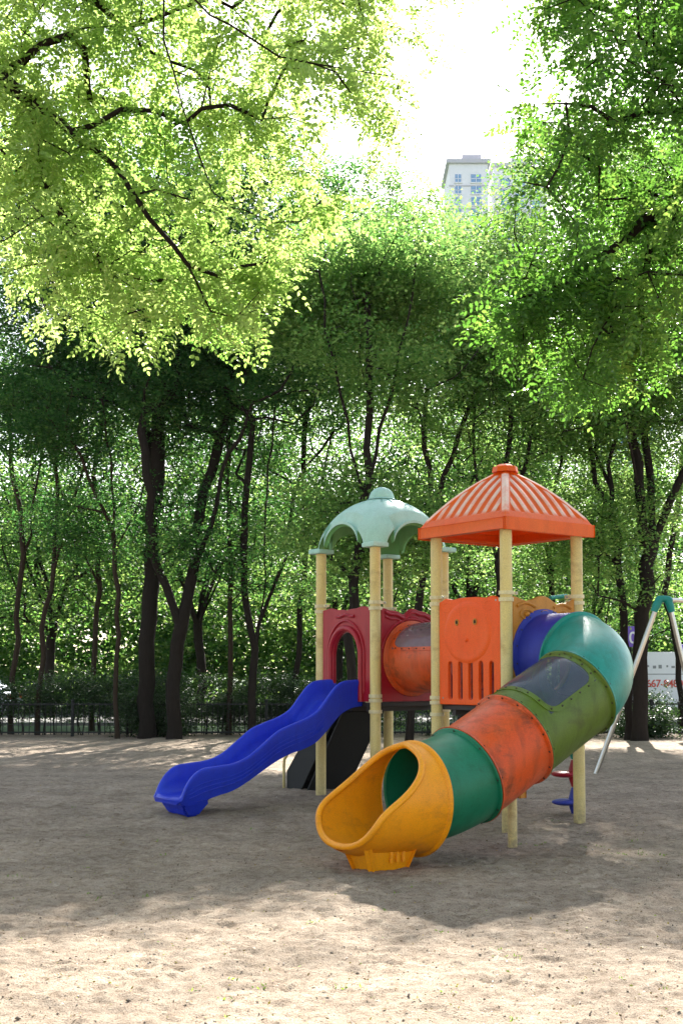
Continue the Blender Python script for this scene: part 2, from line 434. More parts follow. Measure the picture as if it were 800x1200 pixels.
# ------------------------------------------------------------------ PLAY STRUCTURE
n_ = Vector((.604, -.797, 0)); n_.normalize()
h_ = Vector((-.797, -.604, 0)); h_.normalize()
UP = Vector((0, 0, 1))
CO = Vector((1.673, 12.135, 0)); CM = CO - n_*2.0
RZ = math.atan2(n_.y, n_.x)      # local x = n_, local y = -h_
ps = empty('play_structure', ((CO+CM)/2))
tag(ps, 'plastic playset of two roofed towers with a blue slide and a curling tube slide', 'playset')
INV = Matrix.Translation(-ps.location)
PO = -ps.location
def put(mb, name, mat, parent=None, **k):
    """geometry given in world space, parented to the playset"""
    for v in mb.bm.verts: v.co += PO
    return mb.build(name, mat, parent or ps, **k)
def adopt(o, parent=None):
    """mesh built in world space becomes a part"""
    o.data.transform(Matrix.Translation(PO)); o.parent = parent or ps
    return o
def L2W(c, lx, ly, z): return Vector((c.x, c.y, 0))+n_*lx-h_*ly+UP*z
def corners(c):
    return {'right': c+n_*.5-h_*.5, 'front': c+n_*.5+h_*.5, 'left': c-n_*.5+h_*.5, 'back': c-n_*.5-h_*.5}
DECKZ = 1.18
AX = (n_, -h_, UP)
# posts
PANEL_DIRS = {'right': (-n_, h_), 'front': (-h_, -n_), 'left': (n_, -h_), 'back': (n_, h_)}
# for each corner: directions to the two neighbours
def collar(mbx, p, z, dirs, hgt=.036):
    mbx.cyl(p+UP*(z-hgt/2), p+UP*(z+hgt/2), .073, seg=24)
    for d in dirs:
        side = UP.cross(d)
        mbx.box(p+d*.104+UP*z, (.085, .032, hgt*.9), (d, side, UP), bevel=.006)
for tower, c in (('mint', CM), ('orange', CO)):
    cs = corners(c)
    for key, p in cs.items():
        mb = MB()
        mb.cyl(p+UP*(-.25), p+UP*2.875, .059, seg=28)
        post = put(mb, 'post', M['cream'])
        post['label'] = 'cream post at the %s corner of the %s-roofed tower' % (key, tower)
        e1, e2 = [Vector(v) for v in PANEL_DIRS[key]]
        for (z, dd) in ((2.265, (e1,)), (2.20, (e2,)), (1.245, (e1,)), (1.195, (e2,)), (1.075, ())):
            mb = MB(); collar(mb, p, z, dd)
            oc = put(mb, 'post_collar', M['collar'], post)
            for d in dd:
                mb = MB(); s_ = UP.cross(d)
                mb.cyl(p+d*.118+UP*z-s_*.023, p+d*.118+UP*z+s_*.023, .010, seg=8)
                merge(put(mb, 'bolt', M['bolt'], post), oc)
    mb = MB(); mb.box(Vector((c.x, c.y, 1.15)), (.93, .93, .05), AX, bevel=.008)
    for s in (-.3, 0, .3): mb.box(L2W(c, s, 0, 1.10), (.05, .9, .06), AX)
    put(mb, 'deck', M['deck'])

# ---- roofs (height fields)
def field_roof(c, S, fn, res, thick, mats, name, sheen_wear=None):
    g = np.linspace(-S, S, res)
    X, Y = np.meshgrid(g, g)
    Z = fn(X, Y)
    n = res
    # real position may be warped by fn returning tuple
    W = np.array([[c.x, c.y, 0]])+X.reshape(-1, 1)*np.array(n_)[None]+Y.reshape(-1, 1)*np.array(-h_)[None]
    W[:, 2] = Z.ravel()
    W2 = W.copy(); W2[:, 2] -= thick
    idx = np.arange(n*n).reshape(n, n)
    F = np.stack([idx[:-1, :-1].ravel(), idx[:-1, 1:].ravel(), idx[1:, 1:].ravel(), idx[1:, :-1].ravel()], 1)
    F2 = (F+n*n)[:, ::-1]
    rim = np.concatenate([idx[0, :], idx[1:, -1], idx[-1, :-1][::-1], idx[1:-1, 0][::-1]])
    r2 = np.roll(rim, -1)
    F3 = np.stack([rim, rim+n*n, r2+n*n, r2], 1)
    V = np.concatenate([W, W2])+np.array(PO)
    at_ = None if sheen_wear is None else np.concatenate([sheen_wear(X, Y).ravel(), np.zeros(n*n)])
    o = mesh_np(name, V, np.concatenate([F, F2, F3]), list(mats), ps, smooth=True, attr=at_)
    mi = np.zeros(len(F)*2+len(F3), dtype=np.int32); mi[len(F):len(F)*2] = 1
    o.data.polygons.foreach_set('material_index', mi)
    o.data.set_sharp_from_angle(angle=R(50))
    return o
def sstep(a, b, x):
    t = np.clip((x-a)/(b-a), 0, 1); return t*t*(3-2*t)
# orange pyramid roof
SO = .62
def pyr(X, Y):
    ax, ay = np.abs(X), np.abs(Y)
    m = np.maximum(ax, ay); u = np.minimum(ax, ay)
    s = (SO-m)/SO
    z = 2.975+.60*(s**.92)+.05*np.sin(np.pi*s)
    hip = (m-u)
    infield = sstep(.055, .075, hip)*sstep(.045, .075, SO-m)*sstep(.10, .14, m)
    sgn = np.where(ax > ay, Y, X)
    w = .5+.5*np.cos(2*np.pi*sgn/.132)
    rib = (w**.8)*.034-.022
    z = z+infield*rib
    z = z+(1-sstep(.05, .06, hip))*sstep(.02, .05, SO-m)*.014
    return z
def pyr_sheen_wear(X, Y):  # mask of rib tops and hips for the painted sheen and bleaching
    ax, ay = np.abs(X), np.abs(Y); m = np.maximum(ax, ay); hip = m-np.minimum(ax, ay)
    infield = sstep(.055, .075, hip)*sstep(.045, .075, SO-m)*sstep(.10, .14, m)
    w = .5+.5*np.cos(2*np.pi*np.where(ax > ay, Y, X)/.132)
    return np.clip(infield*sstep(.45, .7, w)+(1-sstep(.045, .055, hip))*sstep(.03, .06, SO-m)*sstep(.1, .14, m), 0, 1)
roof = field_roof(CO, SO, pyr, 300, .022, (M['roof'], M['roof']), 'pyramid_roof', pyr_sheen_wear)
roof['label'] = 'orange ribbed pyramid roof with a flat cap'
mb = MB()
for d, s in ((n_, h_), (-n_, h_), (h_, n_), (-h_, n_)):
    mb.box(CO+d*(SO-.004)+UP*2.924, (SO*2+.012, .026, .108), (s, d, UP), bevel=.008)
put(mb, 'roof_fascia', M['roof'], roof)
mb = MB()
for d, s in ((n_, h_), (-n_, h_), (h_, n_), (-h_, n_)):
    mb.box(CO+d*(SO-.055)+UP*2.885, (SO*2-.12, .09, .02), (s, d, UP), bevel=.005)
put(mb, 'roof_inner_lip', M['roof'], roof)
mb = MB()
mb.cyl(CO+UP*3.545, CO+UP*3.60, .135, .125, seg=8)
mb.cyl(CO+UP*3.59, CO+UP*3.625, .125, .07, seg=8)
put(mb, 'roof_cap', M['roof'], roof, angle=25)
# mint dome roof
SM = .60
def dome2(X, Y):
    r = np.hypot(X, Y); th = np.arctan2(Y, X)
    q = np.clip(r/.73, 0, 1)
    z = 2.925+.575*np.clip(1-q**1.95, 0, 1)**.60
    fl = (.5+.5*np.cos(th*18))**10
    z = z-fl*.015*sstep(.15, .19, r)*(1-sstep(.28, .38, r))
    hw = .265
    for a, b in ((X, Y), (Y, X)):
        aa, bb = np.abs(a), np.abs(b)
        arch = 2.925+.215*np.sqrt(np.clip(1-(bb/hw)**2, 0, 1))
        rimw = np.exp(-(np.clip((SM-.01)-aa, 0, 1)/.045)**2)
        outer = 2.925+.270*np.sqrt(np.clip(1-(bb/(hw+.05))**2, 0, 1))
        hood = arch+(outer-arch)*rimw
        # over the last stretch before the face the dome is cut back to the hood
        cut = sstep(.50, .56, aa)
        inside = bb < hw+.05
        zz = np.maximum(z*(1-cut)+np.minimum(z, hood)*cut, hood)
        z = np.where(inside & (aa > .3), zz, z)
    return z
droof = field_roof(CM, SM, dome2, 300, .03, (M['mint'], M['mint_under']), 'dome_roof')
droof['label'] = 'pale mint fluted dome roof with an arch on each side'
for sx in (-1, 1):
    for sy in (-1, 1):
        mb = MB(); mb.box(L2W(CM, sx*.50, sy*.50, 2.895), (.215, .215, .05), AX, bevel=.012)
        put(mb, 'corner_pad', M['mint'], droof)
mb = MB()
bm = mb.bm
prof = [(0.0, 3.64), (.045, 3.635), (.09, 3.615), (.125, 3.58), (.142, 3.54), (.150, 3.505), (.175, 3.49)]
rings = []
for (r, z) in prof:
    rings.append([bm.verts.new(Vector((CM.x+r*math.cos(a), CM.y+r*math.sin(a), z))) for a in np.linspace(0, 2*math.pi, 32, endpoint=False)] if r > 0 else [bm.verts.new((CM.x, CM.y, z))])
for i in range(len(rings)-1):
    A, B = rings[i], rings[i+1]
    for k in range(32):
        if len(A) == 1: bm.faces.new((A[0], B[k], B[(k+1) % 32]))
        else: bm.faces.new((A[k], B[k], B[(k+1) % 32], A[(k+1) % 32]))
put(mb, 'dome_knob', M['mint'], droof)

# ---- panels with holes: 2D curves filled, extruded and made into meshes
def shape_mesh(name, loops, depth, bevel=.01):
    cu = bpy.data.curves.new(name, 'CURVE'); cu.dimensions = '2D'; cu.fill_mode = 'BOTH'
    cu.extrude = max(depth/2-bevel, .001); cu.bevel_depth = bevel; cu.bevel_resolution = 2; cu.offset = -bevel
    for lp in loops:
        sp = cu.splines.new('POLY'); sp.points.add(len(lp)-1)
        for p, (x, y) in zip(sp.points, lp): p.co = (x, y, 0, 1)
        sp.use_cyclic_u = True
    ob = bpy.data.objects.new(name, cu); COL.objects.link(ob)
    bpy.context.view_layer.update()
    me = bpy.data.meshes.new_from_object(ob.evaluated_get(bpy.context.evaluated_depsgraph_get()))
    bpy.data.objects.remove(ob); bpy.data.curves.remove(cu)
    me.polygons.foreach_set('use_smooth', [True]*len(me.polygons)); me.set_sharp_from_angle(angle=R(40))
    return me
def panel(name, loops, depth, mat, center, right, outward, parent=None, bevel=.01):
    """loops in (x along right, y up); centre is world point of (0,0)"""
    me = shape_mesh(name, loops, depth, bevel)
    Mx = Matrix((( right.x, 0, outward.x, center.x), (right.y, 0, outward.y, center.y), (0, 1, 0, center.z), (0, 0, 0, 1)))
    me.transform(Matrix.Translation(PO) @ Mx)
    me.name = name
    me.materials.clear()
    o = link(name, me, mat, parent or ps)
    return o
def arc(cx, cy, r, a0, a1, k, ry=None):
    ry = r if ry is None else ry
    return [(cx+r*math.cos(R(a)), cy+ry*math.sin(R(a))) for a in np.linspace(a0, a1, k)]
def rrect(x0, x1, y0, y1, r):
    return arc(x1-r, y0+r, r, -90, 0, 5)+arc(x1-r, y1-r, r, 0, 90, 5)+arc(x0+r, y1-r, r, 90, 180, 5)+arc(x0+r, y0+r, r, 180, 270, 5)
def circ(cx, cy, r, k=48, ry=None): return arc(cx, cy, r, 0, 360*(k-1)/k, k, ry)
W2 = .435
def toplw(f, n=41, w=W2):
    return [(x, f(x)) for x in np.linspace(w, -w, n)]
# bear panel on the front-left face of the orange tower: outward h_, right = n_ (seen from outside, left post -> front post)
cF = CO+h_*.5; 
right = n_
ctr = Vector((cF.x, cF.y, DECKZ))
def beartop(x):
    base = 1.03
    ear = .035*math.exp(-((abs(x)-.33)/.07)**2)
    mid = .035*math.exp(-(x/.25)**4)
    return base+ear+mid
loops = [[(-W2, 0.0), (W2, 0.0)]+toplw(beartop)]
for k in range(5):
    xk = -.275+k*.147
    loops.append(arc(xk, .40, .031, 0, 180, 7)+arc(xk, .08, .031, 180, 360, 7))
bear = panel('bear_panel', loops, .045, M['orange'], ctr, right, h_, bevel=.008)
bear['label'] = 'orange panel with a moulded bear face above five slots'
def on_face(c, rt, out, x, z, o): return Vector((c.x, c.y, c.z))+rt*x+UP*z+out*o
mb = MB()
# low moulded disc with a soft rim, ears
bm = mb.bm; fc = on_face(ctr, n_, h_, -.02, .72, .0215); prev = None
for rr_, oo in ((.345, 0), (.325, .006), (.30, .011), (.27, .007), (.18, .009), (.08, .012), (.0, .013)):
    ring = [bm.verts.new(fc+n_*rr_*math.cos(a)+UP*rr_*.9*math.sin(a)+h_*oo) for a in np.linspace(0, 2*math.pi, 48, endpoint=False)] if rr_ else [bm.verts.new(fc+h_*oo)]
    if prev:
        for k in range(48):
            if len(ring) == 1: bm.faces.new((prev[k], ring[0], prev[(k+1) % 48]))
            else: bm.faces.new((prev[k], ring[k], ring[(k+1) % 48], prev[(k+1) % 48]))
    prev = ring
for sx in (-1, 1):
    mb.path([on_face(ctr, n_, h_, -.02+sx*.30+.06*math.cos(a), .975+.045*math.sin(a), .016) for a in np.linspace(0, math.pi*2, 24, endpoint=False)], .009, 8, True)
mb.path([on_face(ctr, n_, h_, -.02+.16*math.cos(a), .60+.10*math.sin(a), .024) for a in np.linspace(math.pi*1.08, math.pi*1.92, 20)], .006, 8)
put(mb, 'bear_face_relief', M['orange'], bear)
mb = MB()
mb.sph(on_face(ctr, n_, h_, -.02, .64, .030), .022, (1, 1, .9)); put(mb, 'bear_nose', M['orange'], bear)
for sx in (-.14, .12):
    mb = MB(); c0 = on_face(ctr, n_, h_, sx-.02, .82, .033)
    mb.path([c0+n_*.021*math.cos(a)+UP*.027*math.sin(a) for a in np.linspace(0, 2*math.pi, 20, endpoint=False)], .007, 8, True)
    e = put(mb, 'bear_eye', M['mustard'], bear)
    mb = MB()
    mb.cyl(c0-h_*.02, c0+h_*.003, .017, seg=14); put(mb, 'bear_eye_pupil', M['hole'], bear)
# back panel of the orange tower (back right face): plain rail-like panel seen behind the slide
cB = CO-n_*0-h_*.5
pb = panel('climber_panel', [[(-W2, .0), (-.27, .0)]+arc(0, .55, .27, 180, 0, 14)+[(.27, .0), (W2, .0)]+toplw(lambda x: 1.02)], .04, M['red'], Vector((cB.x, cB.y, DECKZ)), n_, -h_)
# crimson entrance panel (mint tower, front-left face) with arch
cE = CM+h_*.5; cE = Vector((cE.x, cE.y, DECKZ))
def etop(x): return 1.03+.022*math.exp(-((abs(x)-.30)/.08)**2)-.012*math.exp(-(x/.06)**2)
AW = .235
lp = [(-W2, .0), (-AW, .0)]+[(-AW-.0, .25)]+arc(0, .50, AW, 180, 0, 22, .27)+[(AW, .25)]+[(AW, .0), (W2, .0)]+toplw(etop)
ent = panel('arch_panel', [lp], .05, M['red'], cE, n_, h_, bevel=.01)
ent['label'] = 'crimson panel with an arched opening above the blue slide'
mb = MB()
def archpath(w, hgt, z0=.0, spring=.50, off=.03):
    pts = [on_face(cE, n_, h_, -w, z0+t*(spring-z0), off) for t in np.linspace(0, 1, 6)]
    pts += [on_face(cE, n_, h_, w*math.cos(a), spring+hgt*math.sin(a), off) for a in np.linspace(math.pi, 0, 22)]
    pts += [on_face(cE, n_, h_, w, spring-t*(spring-z0), off) for t in np.linspace(0, 1, 6)]
    return pts
mb.path(archpath(AW+.045, .315), .034, 10)
mb.path(archpath(AW+.10, .40, .1), .014, 8)
mb.path([on_face(cE, n_, h_, x, .955+.012*math.cos(x*26), .028) for x in np.linspace(-.16, .16, 20)], .018, 8)
put(mb, 'arch_moulding', M['red'], ent)
# crimson tunnel panel (mint tower, front-right face)
cT = CM+n_*.5; cT = Vector((cT.x, cT.y, DECKZ))
def wtop(x): return 1.00+.03*math.sin(x*15+.6)*math.exp(-(x/.5)**2)+.012*math.cos(x*31)
TZ = .475
loops = [[(-W2, .0), (W2, .0)]+toplw(wtop, 61), circ(0, TZ, .355)]
tp = panel('tunnel_panel', loops, .05, M['red'], cT, -h_, n_, bevel=.01)
tp['label'] = 'crimson wavy-topped panel round the orange tunnel'
mb = MB()
for k, (dz, rr) in enumerate(((-.045, .020), (-.095, .014))):
    mb.path([on_face(cT, -h_, n_, x, wtop(x)+dz, .026) for x in np.linspace(-.38, .38, 40)], rr, 8)
mb.path([on_face(cT, -h_, n_, .44*math.cos(a), TZ+.44*math.sin(a), .025) for a in np.linspace(.25, math.pi-.25, 30)], .016, 8)
put(mb, 'panel_moulding', M['red'], tp)
# far side panels
cX = CO-n_*.5; cX = Vector((cX.x, cX.y, DECKZ))
panel('tunnel_panel', [[(-W2, .0), (W2, .0)]+toplw(lambda x: 1.0), circ(0, TZ, .355)], .05, M['red'], cX, -h_, -n_)
cY = CM-h_*.5
panel('bar_panel', [[(-W2, .0), (W2, .0)]+toplw(lambda x: .98)]+[arc(-.29+k*.145, .80, .04, 0, 180, 7)+arc(-.29+k*.145, .16, .04, 180, 360, 7) for k in range(5)], .04, M['red'], Vector((cY.x, cY.y, DECKZ)), n_, -h_)
# mustard slide panel (orange tower, front-right face)
cS = CO+n_*.5; cS = Vector((cS.x, cS.y, DECKZ))
def mtop(x): return 1.035+.028*math.cos(x*14.0)+.015*math.cos(x*7+1)
mp_ = panel('mask_panel', [[(-W2, .0), (W2, .0)]+toplw(mtop, 61), circ(0, .49, .37)], .05, M['mustard'], cS, -h_, n_)
mp_['label'] = 'mustard panel with moulded eyes and wavy brow round the tube entrance'
mb = MB()
for sx in (-1, 1):
    c0 = on_face(cS, -h_, n_, sx*.25, .885, .026)
    mb.path([c0-h_*.085*math.cos(a)+UP*(.045*math.sin(a)+.02*sx*math.cos(a)*0) for a in np.linspace(0, 2*math.pi, 24, endpoint=False)], .013, 8, True)
    mb.sph(c0, .032, (1, 1, .8))
    mb.path([on_face(cS, -h_, n_, sx*(.13+.25*t), .96+.035*math.sin(t*3.1), .025) for t in np.linspace(0, 1, 12)], .017, 8)
mb.path([on_face(cS, -h_, n_, x, .90+.03*math.cos(x*22), .026) for x in np.linspace(-.11, .11, 14)], .014, 8)
mb.path([on_face(cS, -h_, n_, .43*math.cos(a), .49+.43*math.sin(a), .025) for a in np.linspace(-.3, math.pi+.3, 36)], .014, 8)
put(mb, 'mask_relief', M['mustard'], mp_)

# ---- tube sweeps
def frame(T, up=UP):
    T = T.normalized(); S = T.cross(UP); 
    if S.length < 1e-6: S = Vector((1, 0, 0))
    S.normalize(); U = S.cross(T); return T, S, U
def sweep(name, pts, tans, r, mat, th=.014, seg=56, hole=None, parent=None, fl0=0, fl1=0):
    """hollow tube; hole=(i0,i1,phi0,phi1) ring range and angle range (deg, side->up)"""
    mb = MB(); bm = mb.bm
    def rings(rad):
        out = []
        for p, t in zip(pts, tans):
            T, S, U = frame(t)
            out.append([bm.verts.new(p+S*math.cos(2*math.pi*k/seg)*rad+U*math.sin(2*math.pi*k/seg)*rad) for k in range(seg)])
        return out
    O, I = rings(r), rings(r-th)
    def inhole(i, k):
        if not hole: return False
        a = 360*(k+.5)/seg
        if a > 270: a -= 360
        return hole[0] <= i < hole[1] and hole[2] < a < hole[3]
    n = len(pts)
    for i in range(n-1):
        for k in range(seg):
            k2 = (k+1) % seg
            if not inhole(i, k):
                bm.faces.new((O[i][k], O[i+1][k], O[i+1][k2], O[i][k2]))
                bm.faces.new((I[i][k], I[i][k2], I[i+1][k2], I[i+1][k]))
    for i in (0, n-1):
        for k in range(seg):
            k2 = (k+1) % seg; bm.faces.new((O[i][k], O[i][k2], I[i][k2], I[i][k]))
    # close the cut edges of the hole
    if hole:
        for i in range(n-1):
            for k in range(seg):
                if inhole(i, k):
                    for (ii, kk, a, b) in ((i, (k-1) % seg, (i, k), (i+1, k)), (i, (k+1) % seg, (i, (k+1) % seg), (i+1, (k+1) % seg)), (i-1, k, (i, k), (i, (k+1) % seg)), (i+1, k, (i+1, k), (i+1, (k+1) % seg))):
                        if not inhole(ii, kk):
                            bm.faces.new((O[a[0]][a[1]], O[b[0]][b[1]], I[b[0]][b[1]], I[a[0]][a[1]]))
    # end flanges
    for i, w in ((0, fl0), (n-1, fl1)):
        if w:
            T, S, U = frame(tans[i])
            sg = 1 if i == 0 else -1
            A = [pts[i]+S*math.cos(2*math.pi*k/seg)*(r+.002)+U*math.sin(2*math.pi*k/seg)*(r+.002) for k in range(seg)]
            prof = [(r-.002, .030), (r+w*.4, .020), (r+w-.004, .018), (r+w, .014), (r+w, .002), (r-.002, .002)]
            rr = []
            for (rad, off) in prof:
                rr.append([bm.verts.new(pts[i]+T*sg*off+S*math.cos(2*math.pi*k/seg)*rad+U*math.sin(2*math.pi*k/seg)*rad) for k in range(seg)])
            for j in range(len(prof)-1):
                for k in range(seg): bm.faces.new((rr[j][k], rr[j][(k+1) % seg], rr[j+1][(k+1) % seg], rr[j+1][k]))
    return put(mb, name, mat, parent, angle=45)
def patch(name, pts, tans, r, i0, i1, a0, a1, mat, parent, bulge=.015, m=28, grow=0):
    mb = MB(); bm = mb.bm; rows = []
    for i in range(i0, i1+1):
        T, S, U = frame(tans[i]); row = []
        for k in range(m+1):
            a = R(a0+(a1-a0)*k/m)
            e = min((i-i0)/(i1-i0), 1-(i-i0)/(i1-i0), k/m, 1-k/m)
            rr = r+bulge*min(1, e*8)
            row.append(bm.verts.new(pts[i]+S*math.cos(a)*rr+U*math.sin(a)*rr))
        rows.append(row)
    for i in range(len(rows)-1):
        for k in range(m): bm.faces.new((rows[i][k], rows[i+1][k], rows[i+1][k+1], rows[i][k+1]))
    return put(mb, name, mat, parent)
def frame_strip(name, pts, tans, r, i0, i1, a0, a1, mat, parent, w=.04, thick=.008, rc=.12):
    """rounded rectangular frame round a window on a tube, and its bolts"""
    T0, S0, U0 = frame(tans[i0])
    L = (pts[i1]-pts[i0]).length; Wd = R(a1-a0)*r
    lp = rrect(0, L, 0, Wd, rc); 
    # densify
    den = []
    for a, b in zip(lp, lp[1:]+lp[:1]):
        d = math.hypot(b[0]-a[0], b[1]-a[1]); k = max(1, int(d/.03))
        den += [(a[0]+(b[0]-a[0])*t/k, a[1]+(b[1]-a[1])*t/k) for t in range(k)]
    def P(x, y, rad):
        f = x/L*(i1-i0); i = min(int(f), i1-i0-1); f -= i; i += i0
        if x < 0: f = x/((pts[i+1]-pts[i]).length)
        c = pts[i]+(pts[i+1]-pts[i])*f; a = R(a0)+y/r
        T, S, U = frame(tans[i]); return c+S*math.cos(a)*rad+U*math.sin(a)*rad
    cx, cy = L/2, Wd/2
    mb = MB(); bm = mb.bm; rings = []
    n = len(den)
    for j, (x, y) in enumerate(den):
        x0, y0 = den[j-1]; x1, y1 = den[(j+1) % n]
        tx, ty = x1-x0, y1-y0; l = math.hypot(tx, ty)+1e-9; nx_, ny_ = ty/l, -tx/l
        rings.append([bm.verts.new(P(x+nx_*o, y+ny_*o, rad)) for o, rad in ((-w*.5, r-.004), (-w*.5, r+thick), (w*.5, r+thick), (w*.5, r-.004))])
    for j in range(n):
        A, B = rings[j], rings[(j+1) % n]
        for k in range(3): bm.faces.new((A[k], B[k], B[k+1], A[k+1]))
    o = put(mb, name, mat, parent, angle=30)
    mb = MB(); acc = 0; last = None
    for j, (x, y) in enumerate(den):
        if last is None or acc > .095:
            p = P(x, y, r+thick); T, S, U = frame(tans[i0]); a = R(a0)+y/r
            d = S*math.cos(a)+U*math.sin(a)
            mb.cyl(p-d*.002, p+d*.007, .0095, .007, seg=8); acc = 0
        last = (x, y)
        x1, y1 = den[(j+1) % n]; acc += math.hypot(x1-x, y1-y)
    merge(put(mb, 'bolt', M['darkbolt'], o), o)
    return o
def flange_bolts(p, t, r, parent, k=16, off=-.008):
    T, S, U = frame(t); mb = MB()
    for j in range(k):
        a = 2*math.pi*(j+.5)/k; c = p+S*math.cos(a)*r+U*math.sin(a)*r
        mb.cyl(c-T*(.034+off), c-T*.027, .010, seg=8); mb.cyl(c+T*.027, c+T*(.034+off), .010, seg=8)
    merge(put(mb, 'bolt', M['darkbolt'], parent), parent)
# crawl tunnel
TR = .375
a = cT+UP*TZ+n_*.03; b = cX+UP*TZ-n_*.03
pts = [a+(b-a)*t for t in np.linspace(0, 1, 25)]; tans = [-n_]*25; tans = [n_]*25
# frame(n_): S = n_ x UP = points to ... choose angles so that side towards camera (h_) is angle 0
Tn, Sn, Un = frame(n_)
camside = 0 if Sn.dot(h_) > 0 else 180
tun = sweep('crawl_tunnel', pts, tans, TR, M['tube_orange'], hole=(3, 22, 17, 163), fl0=.045, fl1=.045)
tun['label'] = 'orange crawl tunnel between the towers with a smoky window'
patch('tunnel_window', pts, tans, TR, 2, 22, 15, 165, M['smoky'], tun, .02)
frame_strip('window_frame', pts, tans, TR, 2, 22, 15, 165, M['tube_orange'], tun)
flange_bolts(pts[0]-n_*.02, n_, TR+.025, tun, 18)
# curling tube slide
cen, tn = [], []
P0 = cS+UP*.49
S1, RE = .35, .50
def add(p): cen.append(p)
for t in np.linspace(0, 1, 5): add(P0+n_*(.02+(S1-.02)*t))
for a in np.linspace(0, 90, 25)[1:]:
    q = a/90
    add(P0+n_*(S1+RE*math.sin(R(a)))+h_*RE*(1-math.cos(R(a)))+UP*(-.335*q**1.35))
iE = len(cen)-1
base = P0+n_*(S1+RE)
zt = cen[-1].z
def axis_pt(t):
    z = 1.345-.497*(t-.45)
    if t > 1.70:   # levels out through the green bend to z .50
        q = min((t-1.70)/.75, 1); z = (1.345-.497*1.25)-.497*.75*(q-q*q*.5)
    return Vector((base.x, base.y, 0))+h_*t+UP*z
zfix = cen[iE].z-axis_pt(.50).z
for p_i in range(5, iE+1): cen[p_i] = cen[p_i]-UP*zfix*((p_i-4)/(iE-4))**2
ts = list(np.linspace(.50, 2.46, 66))[1:]
for t in ts: add(axis_pt(t))
ts_all = [None]*iE+[.50]+ts
for i in range(len(cen)):
    tn.append((cen[min(i+1, len(cen)-1)]-cen[max(i-1, 0)]).normalized())
tn[-1] = h_.copy()
def seg_slice(a, b): return cen[a:b+1], tn[a:b+1]
def ti(t): return min(range(iE, len(cen)), key=lambda i: abs(ts_all[i]-t))
STR = .405
j0, j1, j2, j3, j4, j5 = 0, 6, iE, ti(1.28), ti(1.87), len(cen)-1
tsl = sweep('slide_entrance_ring', *seg_slice(j0, j1), STR-.002, M['dkblue'], fl0=.05, fl1=.028)
tsl['label'] = 'dark blue ring where the tube slide leaves the mustard panel'
flange_bolts(cen[0]+n_*.02, n_, STR+.028, tsl, 16)
tb = sweep('tube_elbow', *seg_slice(j1, j2), STR, M['teal'], fl0=.028, fl1=.028)
tb['label'] = 'glossy teal elbow at the top of the tube slide'
pp, tt = seg_slice(j2, j3)
k = len(pp)-1
win0, win1 = 2, k-5
ts_ = sweep('tube_section', pp, tt, STR, M['olive'], hole=(win0+1, win1, 27, 153), fl0=.026, fl1=.026)
ts_['label'] = 'olive green tube section with a grey window'
patch('tube_window', pp, tt, STR, win0, win1, 24, 156, M['grey_window'], ts_, .014)
frame_strip('window_frame', pp, tt, STR, win0, win1, 24, 156, M['olive'], ts_, w=.05)
flange_bolts(pp[0], tt[0], STR+.012, ts_, 16)
flange_bolts(pp[-1], tt[-1], STR+.012, ts_, 16)
t2 = sweep('tube_section', *seg_slice(j3, j4), STR, M['tube_orange'], fl0=.026, fl1=.026)
t2['label'] = 'faded orange tube section with dark scuffs'
flange_bolts(cen[j4], tn[j4], STR+.012, t2, 9)
t3 = sweep('tube_section', *seg_slice(j4, j5-3), STR-.004, M['green'], fl0=.024, fl1=.02)
t3['label'] = 'dark green lowest tube section behind the yellow mouth'
# yellow mouth
def catmull(P, n=8):
    P = [np.array(p, float) for p in P]; out = []
    Q = [2*P[0]-P[1]]+P+[2*P[-1]-P[-2]]
    for i in range(1, len(Q)-2):
        for t in np.linspace(0, 1, n, endpoint=False):
            a, b, c, d = Q[i-1:i+3]
            out.append(.5*((2*b)+(-a+c)*t+(2*a-5*b+4*c-d)*t*t+(-a+3*b-3*c+d)*t**3))
    out.append(P[-1]); return out
t_start = 2.235; t_end = 3.20
zc0 = .50
edge = [(2.30, .985), (2.44, .965), (2.50, .90), (2.56, .80), (2.65, .70), (2.77, .605), (2.89, .53), (2.98, .475), (3.05, .40), (3.10, .28), (3.14, .14)]
ee = catmull(edge, 6)
def edge_z(t): return float(np.interp(t, [e[0] for e in ee], [e[1] for e in ee]))
mb = MB(); bm = mb.bm
MR = .43
tt_ = np.concatenate([np.linspace(2.40, 2.44, 3)[:-1], np.linspace(2.44, 2.95, 34)[:-1], np.linspace(2.95, 3.14, 22)])
SEG = 48
def mouth_pt(t, phi, rad, zc): 
    c = Vector((base.x, base.y, 0))+h_*t+UP*zc
    return c+n_*math.sin(phi)*rad-UP*math.cos(phi)*rad
rowsO, rowsI, edgeA, edgeB = [], [], [], []
for t in tt_:
    q = (t-2.40)/(3.14-2.40)
    rad = MR-.02*min(1, q*4)-.035*max(0, q-.3)
    ze = edge_z(t); zc = zc0+.015*max(0, q-.7)/.3
    cosv = max(-1, min(1, (zc-ze)/rad))
    pm = math.acos(cosv)
    if t < 2.46: pm = math.pi*1.0
    else:
        q2 = 0
        pm = min(pm, math.pi*.995)
    lift = 0.035*max(0, (t-2.96)/.18)**2
    O = [bm.verts.new(mouth_pt(t, -pm+2*pm*k/SEG, rad+.012, zc+lift)) for k in range(SEG+1)]
    I = [bm.verts.new(mouth_pt(t, -pm+2*pm*k/SEG, rad-.006, zc+lift)) for k in range(SEG+1)]
    rowsO.append(O); rowsI.append(I)
    if t >= 2.46: edgeA.append(mouth_pt(t, -pm, rad+.008, zc+lift)); edgeB.append(mouth_pt(t, pm, rad+.008, zc+lift))
